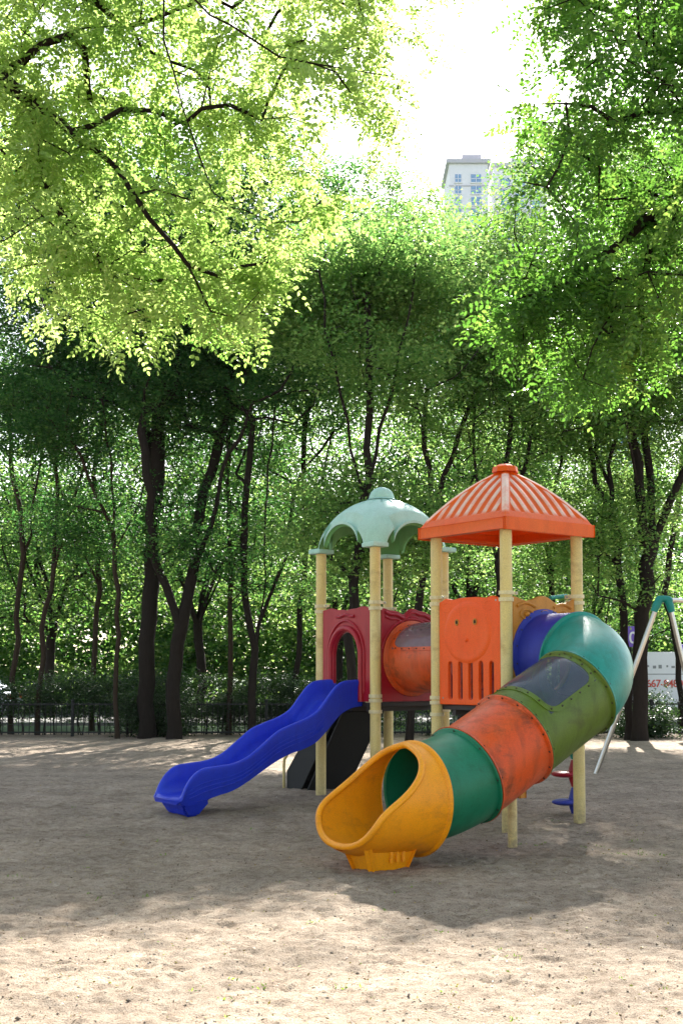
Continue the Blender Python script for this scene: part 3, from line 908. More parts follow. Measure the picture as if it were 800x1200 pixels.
for i in range(len(tt_)-1):
    for k in range(SEG):
        bm.faces.new((rowsO[i][k], rowsO[i+1][k], rowsO[i+1][k+1], rowsO[i][k+1]))
        bm.faces.new((rowsI[i][k], rowsI[i][k+1], rowsI[i+1][k+1], rowsI[i+1][k]))
bmesh.ops.remove_doubles(bm, verts=bm.verts[:], dist=.0005)
mouth = put(mb, 'slide_mouth', M['yellow'], angle=60)
mouth['label'] = 'yellow scooped mouth of the tube slide'
mb = MB()
rimpts = edgeA+edgeB[::-1]
rp = [rimpts[0]]
for p in rimpts[1:]:
    if (p-rp[-1]).length > .012: rp.append(p)
# smooth the loop a little
for _ in range(3):
    rp = [(rp[i-1]+rp[i]*2+rp[(i+1) % len(rp)])/4 for i in range(len(rp))]
mb.path(rp, .027, 12, True)
put(mb, 'mouth_rim', M['yellow'], mouth)
mb = MB()
ring = []
prof = [(MR-.01, 2.44), (MR+.012, 2.425), (MR+.028, 2.416), (MR+.032, 2.408), (MR+.032, 2.394), (MR-.01, 2.388)]
rr = [[mb.bm.verts.new(Vector((base.x, base.y, 0))+h_*t+UP*zc0+n_*math.sin(2*math.pi*k/64)*r-UP*math.cos(2*math.pi*k/64)*r) for k in range(64)] for r, t in prof]
for j in range(len(prof)-1):
    for k in range(64): mb.bm.faces.new((rr[j][k], rr[j][(k+1) % 64], rr[j+1][(k+1) % 64], rr[j+1][k]))
put(mb, 'mouth_flange', M['yellow'], mouth)
mb = MB()
cb = Vector((base.x, base.y, 0))+h_*2.79+n_*.06+UP*.085
mb.box(cb, (.46, .28, .10), (h_, n_, UP), bevel=.045)
for v in mb.bm.verts:
    if v.co.z < cb.z: v.co.x = cb.x+(v.co.x-cb.x)*.72; v.co.y = cb.y+(v.co.y-cb.y)*.72
for kx in (-.08, -.02, .04):
    mb.path([cb+n_*.130+h_*(kx-.04)+UP*z for z in np.linspace(-.03, .07, 6)], .014, 8)
put(mb, 'mouth_base', M['yellow'], mouth)
mb = MB(); c0 = Vector((base.x, base.y, 0))+h_*2.86+n_*.10
mb.cyl(c0+UP*-.12, c0+UP*.04, .028, seg=14); put(mb, 'mouth_foot', M['darkbolt'], mouth)
# slide support leg(s): thin cream pole under the lower bend
Yb = H*FPX/(991-HOR); sp = Vector(((598-400)/FPX*Yb, Yb, 0))
mb = MB(); mb.cyl(sp+UP*-.2, sp+UP*.78, .041, seg=20)
leg = put(mb, 'tube_support_leg', M['cream'])
mb = MB(); mb.cyl(sp+UP*.56, sp+UP*.60, .055, seg=20); mb.box(sp+UP*.62+n_*0, (.1, .16, .03), (h_, n_, UP), bevel=.004)
put(mb, 'leg_bracket', M['collar'], leg)
# bracket under the orange/olive joint
mb = MB(); jp = cen[j3]; mb.box(jp-UP*.455+n_*.05, (.07, .12, .05), (h_, n_, UP), bevel=.01)
put(mb, 'joint_bracket', M['mustard'], t2)

# ---- blue wavy slide
F0 = Vector((cE.x, cE.y, 0))
top = [(-.02, 1.425), (.12, 1.42), (.26, 1.405), (.36, 1.355), (.46, 1.255), (.60, 1.10), (.76, 1.015), (.95, .955), (1.12, .89), (1.30, .765), (1.48, .645), (1.65, .585), (1.85, .565), (2.02, .545), (2.13, .48), (2.21, .38), (2.26, .27)]
bed = [(-.02, 1.20), (.12, 1.195), (.26, 1.165), (.36, 1.09), (.46, .985), (.60, .835), (.76, .745), (.95, .685), (1.12, .61), (1.30, .49), (1.48, .375), (1.65, .315), (1.85, .285), (2.02, .27), (2.13, .262), (2.21, .262), (2.26, .262)]
bot = [(-.02, 1.13), (.12, 1.11), (.26, 1.05), (.36, .965), (.46, .87), (.60, .755), (.76, .69), (.95, .64), (1.12, .57), (1.30, .475), (1.48, .375), (1.65, .30), (1.85, .255), (2.02, .205), (2.13, .18), (2.21, .185), (2.26, .205)]
topc, bedc, botc = catmull(top, 5), catmull(bed, 5), catmull(bot, 5)
mb = MB(); bm = mb.bm
rows = []
HW = .285
for (s, zt_), (_, zb), (_, zu) in zip(topc, bedc, botc):
    hgt = zt_-zb
    # cross-section from left underside, over rail, bed, over rail
    half = [(-.235, zu), (-.262, zu+(zt_-zu)*.35), (-.272, zu+(zt_-zu)*.7), (-HW, zt_-.030), (-HW+.004, zt_-.010), (-HW+.018, zt_), (-HW+.034, zt_-.002), (-HW+.046, zt_-.018), (-.225, zb+hgt*.45), (-.205, zb+hgt*.14), (-.175, zb+.012), (-.09, zb)]
    sec = half+[(0, zb)]+[(-a, b) for a, b in half[::-1]]
    c = F0+h_*s
    rows.append([bm.verts.new(c+n_*a+UP*b) for a, b in sec])
m_ = len(rows[0])
for i in range(len(rows)-1):
    for k in range(m_):
        k2 = (k+1) % m_
        bm.faces.new((rows[i][k], rows[i+1][k], rows[i+1][k2], rows[i][k2]))
bm.faces.new(rows[0][::-1])
# rounded closed nose: collapse the end outward
last = rows[-1]
tip = []
for k, v in enumerate(last):
    a = (v.co-F0).dot(n_); z = v.co.z
    tip.append(bm.verts.new(F0+h_*(2.285)+n_*a*.9+UP*(min(z, .262)*.96)))
for k in range(m_):
    k2 = (k+1) % m_
    bm.faces.new((last[k], tip[k], tip[k2], last[k2]))
bm.faces.new(tip)
bs = put(mb, 'wave_slide', M['blue'], angle=55)
bs['label'] = 'bright blue wavy open slide'
# mould ribs along the slide flank
mb = MB()
for f_ in (.28, .42, .56):
    mb.path([F0+h_*s+n_*(.262+.012*f_)+UP*(zu+(zt_-zu)*f_) for (s, zt_), (_, zu) in list(zip(topc, botc))[22:-8]], .006, 6)
put(mb, 'flank_rib', M['blue'], bs)
# moulded foot
mb = MB(); bm = mb.bm
fp = [(1.88, .27), (1.95, .20), (1.99, .06), (2.14, .06), (2.20, .14), (2.23, .23)]
A = [bm.verts.new(F0+h_*s+n_*(-.17-.08*min(1, (z-.06)/.12))+UP*z) for s, z in fp]; B = [bm.verts.new(F0+h_*s+n_*(.17+.08*min(1, (z-.06)/.12))+UP*z) for s, z in fp]
bm.faces.new(A); bm.faces.new(B[::-1])
for k in range(len(fp)): bm.faces.new((A[k], B[k], B[(k+1) % len(fp)], A[(k+1) % len(fp)]))
bmesh.ops.bevel(bm, geom=bm.edges[:], offset=.028, segments=4, affect='EDGES')
put(mb, 'slide_foot', M['blue'], bs)
mb = MB()
c = F0+h_*.97
mb.cyl(c+UP*-.1-n_*.0, c+UP*.64, .024, seg=12)
#put(mb, 'slide_leg', M['cream'], bs)
mb.bm.free()

# ---- black stair at the back of the mint tower
st = None
B0 = CM-n_*.5; out = -n_
mb = MB()
rise, run = 1.14, .82
for k in range(5):
    z = .09+1.05*(1-(k+.5)/5.0); d = .08+run*(k+.35)/5
    mb.box(B0+out*d+UP*z, (.20, .60, .03), (out, h_, UP), bevel=.006)
    mb.box(B0+out*(d-.09)+UP*(z-.09), (.02, .60, .20), (out, h_, UP))
st = put(mb, 'stair', M['black'])
st['label'] = 'black stair behind the mint-roofed tower'
for sg in (-1, 1):
    mb = MB(); bm = mb.bm
    pr = [(0.0, 1.18), (.16, 1.16), (run+.12, .30), (run+.12, .02), (run-.12, .02), (0, .93)]
    c = B0+h_*sg*.315
    A = [bm.verts.new(c+out*d+UP*z-h_*.012) for d, z in pr]; Bv = [bm.verts.new(c+out*d+UP*z+h_*.012) for d, z in pr]
    bm.faces.new(A); bm.faces.new(Bv[::-1])
    for k in range(len(pr)): bm.faces.new((A[k], Bv[k], Bv[(k+1) % len(pr)], A[(k+1) % len(pr)]))
    put(mb, 'stringer', M['black'], st)
    mb = MB()
    c = B0+h_*sg*.35
    mb.path([c+out*.06+UP*1.22, c+out*.2+UP*1.20, c+out*(run+.06)+UP*.52, c+out*(run+.14)+UP*.44, c+out*(run+.15)+UP*.36, c+out*(run+.15)+UP*-.1], .017, 10)
    put(mb, 'handrail', M['cream'], st)

mb = MB(); mb.box(B0+out*(.0+run*.5-.14)+UP*.47, (.02, .61, 1.42), ((out*math.cos(R(-54))+UP*math.sin(R(-54))).cross(h_), h_, out*math.cos(R(-54))+UP*math.sin(R(-54))))
put(mb, 'stair_back', M['black'], st)
# ---- stepping pole at the back right
pp0 = CO-h_*.5-h_*.47+n_*.035
mb = MB()
mb.cyl(pp0+UP*-.2, pp0+UP*2.25, .032, seg=16)
bar = [pp0+UP*2.2, pp0+UP*2.28+h_*.04, pp0+UP*2.31+h_*.12, pp0+h_*.36+UP*2.28]
mb.path(bar, .022, 10)
pole = put(mb, 'stepping_pole', M['teal'])
pole['label'] = 'pole of stacked red, blue and teal foot plates'
for k in range(7):
    z = .14+.29*k
    mb = MB(); ang = R(-145+(180 if k % 2 else 0)*1.0 + (0 if k < 2 else 0))
    d = Vector((math.cos(R(190)), math.sin(R(190)), 0)) if k % 2 == 0 else Vector((math.cos(R(175)), math.sin(R(175)), 0))
    if k >= 3: d = Vector((math.cos(R(190+47*k)), math.sin(R(190+47*k)), 0))
    s = UP.cross(d)
    mb.cyl(pp0+UP*(z-.13), pp0+UP*(z-.01), .048, .085, seg=18); mb.cyl(pp0+UP*(z+.01), pp0+UP*(z+.15), .085, .048, seg=18)
    mb.sph(pp0+d*.12+UP*z, .14, (1, 1, .26), 20); mb.sph(pp0+UP*z, .10, (1, 1, .35), 18)
    put(mb, 'foot_plate', (M['dkblue'], M['red'], M['teal'])[k % 3], pole)

# ------------------------------------------------------------------ swing set
jn = at(776, 706, 17.8); jz = jn.z
SW = empty('swing_set', (jn.x, jn.y, 0)); tag(SW, 'galvanised steel swing frame with a green corner joint behind the tube slide', 'swing set')
def swput(mb, name, mat, parent=None, **k):
    for v in mb.bm.verts: v.co -= SW.location
    return mb.build(name, mat, parent or SW, **k)
bd = Vector((.80, .60, 0)).normalized(); ad = Vector((bd.y, -bd.x, 0))
f1 = Vector(((693-400)/FPX*17.9, 17.9, 0)); hw = (Vector((jn.x, jn.y, 0))-f1).length
for end in (0, 1):
    o = bd*3.1*end
    J = Vector((jn.x, jn.y, jz))+o
    L_ = Vector((f1.x, f1.y, -.1))+o; R_ = Vector((jn.x+.66, jn.y-.02, -.1))+o
    for q, f in ((J-Vector((.07, 0, 0)), L_), (J+Vector((.09, 0, 0)), R_)):
        mb = MB(); mb.cyl(q, f, .038, seg=20); swput(mb, 'leg', M['steel'])
    mb = MB()
    a1 = (L_-J).normalized(); a2 = (R_-J).normalized()
    p1 = J+Vector((-.07, 0, .02)); p2 = J+Vector((.09, 0, .02))
    mb.path([p1+a1*.17, p1+a1*.07, p1+Vector((.03, 0, .035)), J+Vector((.02, 0, .05)), p2+Vector((-.03, 0, .035)), p2+a2*.07, p2+a2*.17], [.052, .06, .06, .056, .06, .06, .052], 16)
    mb.sph(J+Vector((-.06, 0, .03)), .062); mb.sph(J+Vector((.09, 0, .03)), .062)
    swput(mb, 'joint', M['teal'])
mb = MB(); J = Vector((jn.x+.09, jn.y, jz+.04)); mb.cyl(J, J+bd*3.1, .034, seg=20); swput(mb, 'top_bar', M['steel'])
for k in (1.0, 2.1):
    mb = MB()
    s0 = J+bd*(k-.2)+UP*-2.05; s1 = J+bd*(k+.2)+UP*-2.05
    mb.box((s0+s1)/2, (.44, .17, .03), (bd, ad, UP), bevel=.01); seat = swput(mb, 'swing_seat', M['black'])
    mb = MB(); mb.cyl(J+bd*(k-.2), s0, .006, seg=6); mb.cyl(J+bd*(k+.2), s1, .006, seg=6); swput(mb, 'chain', M['bolt'], seat)

# ------------------------------------------------------------------ fence
FY = 28.0
fe = empty('iron_fence', (0, FY, 0)); tag(fe, 'low black iron railing fence along the back edge of the sand', 'fence')
def slant(x): return .012*x       # the fence runs very slightly away to the right
xs_f = np.arange(-13, 14.1, 2.25)
for k, xf in enumerate(xs_f):
    mb = MB(); y_ = slant(xf)
    mb.box((xf, y_, .38), (.07, .07, .86), bevel=.008); mb.sph((xf, y_, .83), .045)
    mb.build('fence_post', M['iron'], fe)
    if k < len(xs_f)-1:
        mb = MB(); x2 = xs_f[k+1]
        for z in (.75, .10):
            mb.box(((xf+x2)/2, y_+.012, z), (x2-xf-.07, .03, .035))
        m_b = int((x2-xf)/.125)
        for j in range(1, m_b):
            xx = xf+(x2-xf)*j/m_b; mb.cyl((xx, y_+.012, .05), (xx, y_+.012, .80), .010, seg=6)
        mb.build('railing_panel', M['iron'], fe)

# ------------------------------------------------------------------ trees
MAT_BARK = barkmat('dark_bark', (.010, .008, .007), (.032, .026, .021))
MAT_BARK2 = barkmat('brown_bark', (.018, .013, .009), (.06, .043, .03))
MAT_TWIG = barkmat('twig_bark', (.009, .007, .005), (.030, .022, .015))
LEAF_NEAR = leafmat('leaf_yellow_green', [(0, (.03, .08, .012)), (.6, (.07, .14, .025)), (1, (.13, .22, .05))],
                    [(0, (.10, .30, .04)), (.35, (.36, .56, .11)), (.7, (.64, .80, .24)), (1, (.80, .90, .38))], .58, .4, .25)
LEAF_NEAR2 = leafmat('leaf_mid_green', [(0, (.02, .06, .012)), (.6, (.045, .10, .02)), (1, (.08, .15, .025))],
                     [(0, (.05, .18, .02)), (.5, (.18, .40, .05)), (.8, (.42, .62, .11)), (1, (.62, .78, .18))], .46, .4, .25)
LEAF_LIT = leafmat('leaf_lit_green', [(0, (.02, .065, .015)), (.6, (.045, .11, .02)), (1, (.09, .17, .035))],  # lighter copy of the crown leaves, sunlight put into the colour
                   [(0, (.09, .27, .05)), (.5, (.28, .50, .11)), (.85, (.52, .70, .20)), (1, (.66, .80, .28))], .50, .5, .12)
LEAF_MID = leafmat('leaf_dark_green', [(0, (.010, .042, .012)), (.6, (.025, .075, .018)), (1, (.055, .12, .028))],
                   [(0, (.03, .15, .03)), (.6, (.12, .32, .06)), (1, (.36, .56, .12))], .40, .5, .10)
LEAF_FAR = leafmat('leaf_sunlit_green', [(0, (.010, .04, .010)), (.6, (.028, .075, .016)), (1, (.06, .13, .028))],
                   [(0, (.04, .13, .02)), (.4, (.12, .30, .05)), (.75, (.36, .56, .12)), (1, (.56, .72, .20))], .48, .5, .08)
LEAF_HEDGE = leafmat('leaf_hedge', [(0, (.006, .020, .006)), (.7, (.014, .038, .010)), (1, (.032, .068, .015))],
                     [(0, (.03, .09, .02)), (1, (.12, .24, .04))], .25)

def resample(pts, step):
    out = [Vector(pts[0])]
    for a, b in zip(pts, pts[1:]):
        a, b = Vector(a), Vector(b); k = max(1, int(round((b-a).length/step)))
        out += [a+(b-a)*(j/k) for j in range(1, k+1)]
    return out
class Skel:
    def __init__(s): s.P = []; s.par = []; s.len = []; s.fix = []
    def line(s, pts, start=None, step=.4, jit=.0, rad=None):
        """append polyline; start = index of the node it leaves from (the first point is then skipped)"""
        rs = resample(pts, step); ids = []
        if start is not None:
            prev = start; rs = rs[1:]
        else: prev = -1
        for q, p in enumerate(rs):
            if jit and 0 < q < len(rs)-1: p = p+Vector([random.gauss(0, jit) for _ in range(3)])
            s.P.append(p); s.par.append(prev); s.len.append(0 if prev < 0 else s.len[prev]+(p-s.P[prev]).length)
            prev = len(s.P)-1; ids.append(prev)
        return ids
    def near(s, p):
        A = np.array([tuple(q) for q in s.P]); return int(np.argmin(((A-np.array(tuple(p)))**2).sum(1)))
    def grow(s, att, k_len=.25, step=.35, curl=.35, minidx=0, sag=0.0, jit=.03, below=.6):
        base = s.P[0]
        cap = len(s.P)+len(att)*14+50
        A = np.zeros((cap, 3)); Lh = np.zeros(cap); n = len(s.P)
        A[:n] = [tuple(p) for p in s.P]; Lh[:n] = s.len
        order = np.argsort([min(((A[minidx:n]-np.array(a))**2).sum(1)) for a in att])
        ends = []
        for oi in order:
            a = np.array(att[oi])
            d = np.sqrt(((A[minidx:n]-a)**2).sum(1))
            pen = np.maximum(0, A[minidx:n, 2]-a[2])*below     # avoid growing downward
            c = d*1.0+k_len*Lh[minidx:n]+pen
            j = int(np.argmin(c))+minidx
            p0 = Vector(A[j]); p2 = Vector(a); L = (p2-p0).length
            if L < .08: ends.append(j); continue
            pr = s.par[j]
            dr = (p0-Vector(A[pr])).normalized() if pr >= 0 else UP
            mid = p0+(dr*curl+(p2-p0).normalized()*(1-curl))*L*.5+Vector((0, 0, -sag*L))
            k = max(1, min(12, int(L/step))); prev = j
            for q in range(1, k+1):
                t = q/k; p = p0*(1-t)**2+mid*2*t*(1-t)+p2*t*t
                if q < k: p += Vector([random.gauss(0, jit) for _ in range(3)])
                s.P.append(p); s.par.append(prev); l = Lh[prev]+(p-Vector(A[prev])).length
                A[n] = tuple(p); Lh[n] = l; s.len.append(l); prev = n; n += 1
            ends.append(prev)
        return ends
    def mesh(s, name, r_base, mat, parent=None, tip=.006, expo=.5, flare=1.0, origin=None):
        n = len(s.P); cnt = np.zeros(n); kids = [[] for _ in range(n)]
        for i in range(n):
            if s.par[i] >= 0: kids[s.par[i]].append(i)
        for i in range(n-1, -1, -1):
            if not kids[i]: cnt[i] = 1
            if s.par[i] >= 0: cnt[s.par[i]] += cnt[i]
        c0 = cnt[0]
        rad = np.maximum(tip, r_base*(cnt/c0)**expo)
        O = Vector(origin) if origin is not None else Vector((0, 0, 0))
        VV, FF = [], []
        stack = [(0, -1)]; 
        roots = [i for i in range(n) if s.par[i] < 0]
        stack = [(r, -1) for r in roots]
        while stack:
            st_, pr = stack.pop()
            chain = ([pr] if pr >= 0 else [])+[st_]; cur = st_
            while kids[cur]:
                ks = sorted(kids[cur], key=lambda q: -cnt[q])
                for q in ks[1:]: stack.append((q, cur))
                cur = ks[0]; chain.append(cur)
            rmax = rad[chain[1] if len(chain) > 1 else chain[0]]
            K = 10 if rmax > .08 else (7 if rmax > .03 else (5 if rmax > .012 else 3))
            up = None; prevring = None
            for ci, q in enumerate(chain):
                p = s.P[q]
                a = s.P[chain[max(ci-1, 0)]]; b = s.P[chain[min(ci+1, len(chain)-1)]]
                t = (b-a)
                if t.length < 1e-6: t = Vector((0, 0, 1))
                t.normalize()
                if up is None:
                    ref = Vector((1, 0, 0)) if abs(t.x) < .8 else Vector((0, 1, 0)); u = t.cross(ref).normalized()
                else: u = (up-t*up.dot(t)).normalized()
                up = u; w = t.cross(u)
                r = rad[q]
                if ci == 0 and pr >= 0: r = min(rad[chain[1]]*1.25, rad[q])
                if pr < 0 and (p.z-s.P[0].z) < .5: r *= 1+ (flare-1)*(1-(p.z-s.P[0].z)/.5)
                if ci == len(chain)-1: r *= .5
                base_i = len(VV)
                for k in range(K):
                    an = 2*math.pi*k/K
                    wob = 1+(.10*math.sin(3*an+p.z*1.7) if r > .06 else 0)
                    v = p+u*math.cos(an)*r*wob+w*math.sin(an)*r*wob-O
                    VV.append((v.x, v.y, v.z))
                if prevring is not None:
                    for k in range(K):
                        FF.append((prevring+k, prevring+(k+1) % K, base_i+(k+1) % K, base_i+k))
                prevring = base_i
        s.rad = rad
        return mesh_np(name, np.array(VV), np.array(FF), mat, parent, smooth=True)

def crown_leaves(name, centers, per, sig, L, W, mat, parent, origin, flat_=.55, droop=.0, clumpvar=.5, vgrad=0):
    C = np.array([tuple(c) for c in centers]); m = len(C)
    w = rng.random(m)
    idx = np.repeat(np.arange(m), per)
    n = len(idx)
    # sub-clumps: each centre has a few sprays
    sub = rng.normal(size=(m, 5, 3))*np.array(sig)
    pick = rng.integers(0, 5, n)
    P = C[idx]+sub[idx, pick]+rng.normal(size=(n, 3))*np.array(sig)*.42
    D = unit(rng.normal(size=(n, 3))*np.array([1, 1, .5])+np.array([0, 0, -droop]))
    Nn = unit(rng.normal(size=(n, 3))*flat_+np.array([0, 0, 1.0]))
    ln = rng.uniform(.7, 1.25, n)*L; wd = rng.uniform(.75, 1.2, n)*W
    V, F = leaf_quads(P, D, Nn, ln, wd)
    V = V-np.array(tuple(origin))
    var = np.clip(w[idx]*clumpvar+rng.random(n)*(1-clumpvar)+rng.normal(size=n)*.05, 0, 1)
    return mesh_np(name, V, F, mat, parent, attr=np.repeat(var, 4))
def tri_noise(P, s, seed=0):
    return fbm(P[:, 0]*s+seed, P[:, 1]*s*.7+P[:, 2]*s*1.3+seed*2, 3)
def blob_points(n, ells, seed, thr=-.06, sc=.55, shell=.0):
    out = []
    vol = np.array([e[1][0]*e[1][1]*e[1][2] for e in ells]); vol = vol/vol.sum()
    while len(out) < n:
        e = ells[rng.choice(len(ells), p=vol)]
        p = rng.normal(size=3); p /= np.linalg.norm(p); p *= (shell+(1-shell)*rng.random())**(1/2.4)
        q = np.array(e[0])+p*np.array(e[1])
        if tri_noise(q[None], sc, seed)[0] > thr: out.append(q)
    return out

def make_tree(base, stems, ells, n_att, per, r_base, label, seed, leafm=LEAF_MID, bark=MAT_BARK, L=.092, W=.052, sig=(.42, .42, .20), group=None, name='tree', k_len=.22, thr=-.06):
    """stems: list of polylines (world) the first leaving the ground, others leaving nearest node"""
    t = empty(name, base); tag(t, label, 'tree', group)
    s = Skel(); ids = s.line(stems[0], step=.5, jit=.03)
    for pl in stems[1:]:
        j = s.near(pl[0]); s.line([s.P[j]]+list(pl[1:]), start=j, step=.5, jit=.035)
    att = blob_points(n_att, ells, seed, thr)
    minidx = max(2, int(len(ids)*.25))
    # only nodes above some height can sprout
    ends = s.grow(att, k_len=k_len, step=.45, curl=.4, minidx=0 if False else minidx, jit=.045)
    s.mesh('trunk', r_base*(.74 if r_base > .18 else .56), bark, t, tip=.008, expo=.46, flare=1.35, origin=base)
    C = [s.P[e] for e in ends]
    extra = []
    for e in ends:
        p = s.par[e]
        if p >= 0 and random.random() < .5: extra.append(s.P[p])
    crown_leaves('crown', C+extra, per, sig, L, W, leafm, t, base, flat_=.8)
    return t
def W_(px, py, Y): return at(px, py, Y)
def gpt(px, Y): return Vector(((px-400)/FPX*Y, Y, -.1))
def ell(px, py, Y, rx, ry, rz): c = at(px, py, Y); return ((c.x, c.y, c.z), (rx, ry, rz))
T1 = [
 # px base, Y, stems in px (x,y,dY), crown ellipses (px,py,dY,rx,ry,rz), n_att, per, r_base, label, bark
 dict(Y=27.5, ex=[(120,245,0,3.2,2.2,2.2),(250,255,0,3.0,2.2,2.0)], stems=[[(172, 862), (174, 700), (183, 560), (190, 450), (196, 330)], [(184, 545), (160, 470), (140, 380)], [(190, 470), (225, 400), (250, 320)]],
      ell=[(190, 330, 0, 3.0, 2.4, 2.9), (150, 440, 0, 3.0, 1.8, 1.1)], n=250, r=.25, lab='thick straight dark trunk rising out of the densest hedge clump, right beside a forked tree'),
 dict(Y=26.8, stems=[[(203, 862), (206, 780), (212, 735)], [(212, 735), (196, 690), (180, 655), (176, 560)], [(212, 735), (228, 650), (238, 570), (262, 480), (280, 400)], [(222, 690), (248, 620), (262, 560), (300, 480)]],
      ell=[(250, 420, 0, 3.1, 2.2, 1.9), (290, 350, 0, 2.6, 2.2, 2.6)], n=230, r=.21, lab='dark tree forking into a wide Y just above the hedge, beside the thick straight trunk'),
 dict(Y=29.0, ex=[(0,270,0,3.2,2.2,2.6)], stems=[[(14, 862), (22, 700), (36, 600), (50, 520)], [(30, 640), (15, 560), (0, 470)]],
      ell=[(20, 430, 0, 3.0, 2.2, 2.4), (40, 520, -.5, 2.0, 1.5, 1.0)], n=170, r=.12, lab='slender leaning tree closest to the left edge of the photo', bark=1),
 dict(Y=28.6, ex=[(60,250,0,3.0,2.2,2.3)], stems=[[(44, 862), (50, 740), (70, 640), (95, 560), (120, 500)], [(58, 690), (66, 600), (60, 520)]],
      ell=[(90, 430, 0, 2.9, 2.2, 2.2)], n=160, r=.11, lab='slim brown trunk leaning right, second tree from the left edge', bark=1),
 dict(Y=30.0, stems=[[(108, 862), (112, 740), (118, 640), (112, 560), (120, 480)], [(114, 700), (90, 620), (70, 540)], [(118, 640), (150, 580), (190, 540)]],
      ell=[(110, 400, 0, 3.0, 2.2, 2.6)], n=170, r=.12, lab='slender tree with crossing thin limbs left of the thick straight trunk', bark=1),
 dict(Y=27.2, stems=[[(138, 862), (137, 720), (134, 620), (130, 540), (120, 470)], [(135, 620), (108, 560), (85, 500)], [(136, 640), (160, 590), (172, 540)]],
      ell=[(125, 470, 0, 2.3, 1.8, 1.6)], n=120, r=.10, lab='thin straight-stemmed tree immediately left of the dense hedge clump', bark=1),
 dict(Y=28.4, stems=[[(268, 862), (270, 760), (270, 650), (266, 560), (275, 450)], [(270, 680), (290, 600), (300, 530)]],
      ell=[(280, 380, 0, 2.6, 2.2, 2.4), (270, 520, 0, 1.8, 1.4, .9)], n=150, r=.11, lab='thin straight tree directly right of the wide-forked tree', bark=1),
 dict(Y=27.6, ex=[(320,230,0,2.4,2.0,1.6)], stems=[[(294, 862), (296, 790), (299, 760)], [(299, 760), (284, 690), (288, 600), (300, 500)], [(299, 760), (312, 680), (310, 600), (325, 480)], [(305, 735), (332, 650), (345, 560)]],
      ell=[(320, 400, 0, 2.7, 2.2, 3.0), (330, 560, 0, 1.7, 1.4, 1.1)], n=210, r=.16, lab='three-stemmed tree behind the middle of the blue slide'),
 dict(Y=29.2, lit=1, stems=[[(346, 862), (350, 740), (358, 640), (355, 540), (368, 420)], [(353, 700), (335, 620), (330, 540)], [(356, 650), (378, 570), (392, 500)]],
      ell=[(365, 380, 0, 2.6, 2.2, 2.6), (425, 268, .8, 2.7, 2.0, 1.7)], n=290, r=.13, lab='slender tree left of the mint dome with stems spreading like a fan'),
 dict(Y=20.5, stems=[[(409, 893), (410, 740), (418, 650), (430, 560), (432, 450), (430, 350)], [(428, 600), (405, 500), (385, 400), (375, 340)], [(430, 570), (455, 480), (472, 390), (485, 310)], [(431, 500), (420, 400), (412, 320)]],
      ell=[(430, 352, 0, 2.3, 2.1, 1.2), (390, 375, 0, 1.7, 1.5, 1.1), (470, 378, 0, 1.6, 1.6, 1.3), (440, 430, 0, 1.5, 1.3, .8)], n=290, r=.15, lab='tall tree rising behind the mint dome with several upright limbs'),
 dict(Y=25.6, stems=[[(478, 862), (488, 740), (498, 640), (520, 560), (548, 480), (575, 400)], [(492, 690), (520, 600), (545, 540)], [(502, 620), (500, 520), (505, 400), (512, 320)]],
      ell=[(520, 345, 0, 2.5, 2.2, 1.9), (545, 440, 0, 2.4, 2.0, 1.9)], n=270, r=.15, lab='tree with limbs leaning right between the two tower roofs'),
 dict(Y=25.4, stems=[[(575, 862), (580, 740), (590, 600), (600, 500), (590, 400)], [(588, 640), (620, 540), (640, 450)], [(585, 660), (560, 560), (560, 470)]],
      ell=[(585, 355, 0, 2.5, 2.2, 2.0), (620, 450, 0, 2.4, 2.0, 1.9)], n=260, r=.14, lab='tree directly behind the orange pyramid roof', ),
 dict(Y=28.2, stems=[[(648, 862), (650, 740), (640, 620), (660, 520), (670, 430)], [(645, 680), (620, 590), (610, 520)], [(648, 640), (690, 560), (700, 480)]],
      ell=[(660, 455, 0, 2.5, 2.0, 1.7), (700, 540, 0, 2.2, 1.6, 1.1)], n=210, r=.12, lab='slender tree between the orange roof and the pair of twisted dark trunks'),
 dict(Y=26.6, stems=[[(735, 862), (735, 780), (728, 690), (718, 600), (712, 545)], [(722, 640), (700, 560), (690, 470), (680, 400)], [(714, 560), (700, 520), (690, 500)], [(712, 545), (722, 500), (760, 470)]],
      ell=[(690, 400, 0, 2.2, 1.8, 1.7), (710, 520, -.4, 1.6, 1.2, .8)], n=150, r=.155, lab='thinner twisted dark trunk on the left of the pair behind the swing frame'),
 dict(Y=26.2, ex=[(712,192,0,2.6,2.0,.9),(825,225,0,2.4,2.2,1.8)], stems=[[(748, 862), (750, 770), (756, 690), (758, 640), (752, 620)], [(752, 622), (750, 540), (744, 460), (738, 380), (745, 300)], [(757, 640), (768, 590), (764, 520), (760, 450), (770, 380)], [(758, 650), (780, 590), (800, 530), (815, 450)], [(750, 590), (735, 540), (722, 500)], [(748, 760), (760, 745), (775, 735)]],
      ell=[(790, 345, 0, 2.5, 2.2, 2.3), (740, 400, 0, 1.8, 1.6, 1.0), (800, 440, 0, 2.4, 2.0, 1.6)], n=280, r=.22, lab='large dark multi-limbed tree rising behind the green swing joint'),
 dict(Y=29.5, ex=[(830,270,0,3.2,2.2,2.4)], stems=[[(800, 862), (795, 770), (780, 700), (790, 600), (805, 500)], [(785, 720), (800, 660), (812, 600)]],
      ell=[(830, 420, 0, 3.0, 2.2, 3.0)], n=200, r=.13, lab='tree at the right edge of the photo beyond the fence'),
]
def stems_px(d): return d['stems'][0][-1][0]
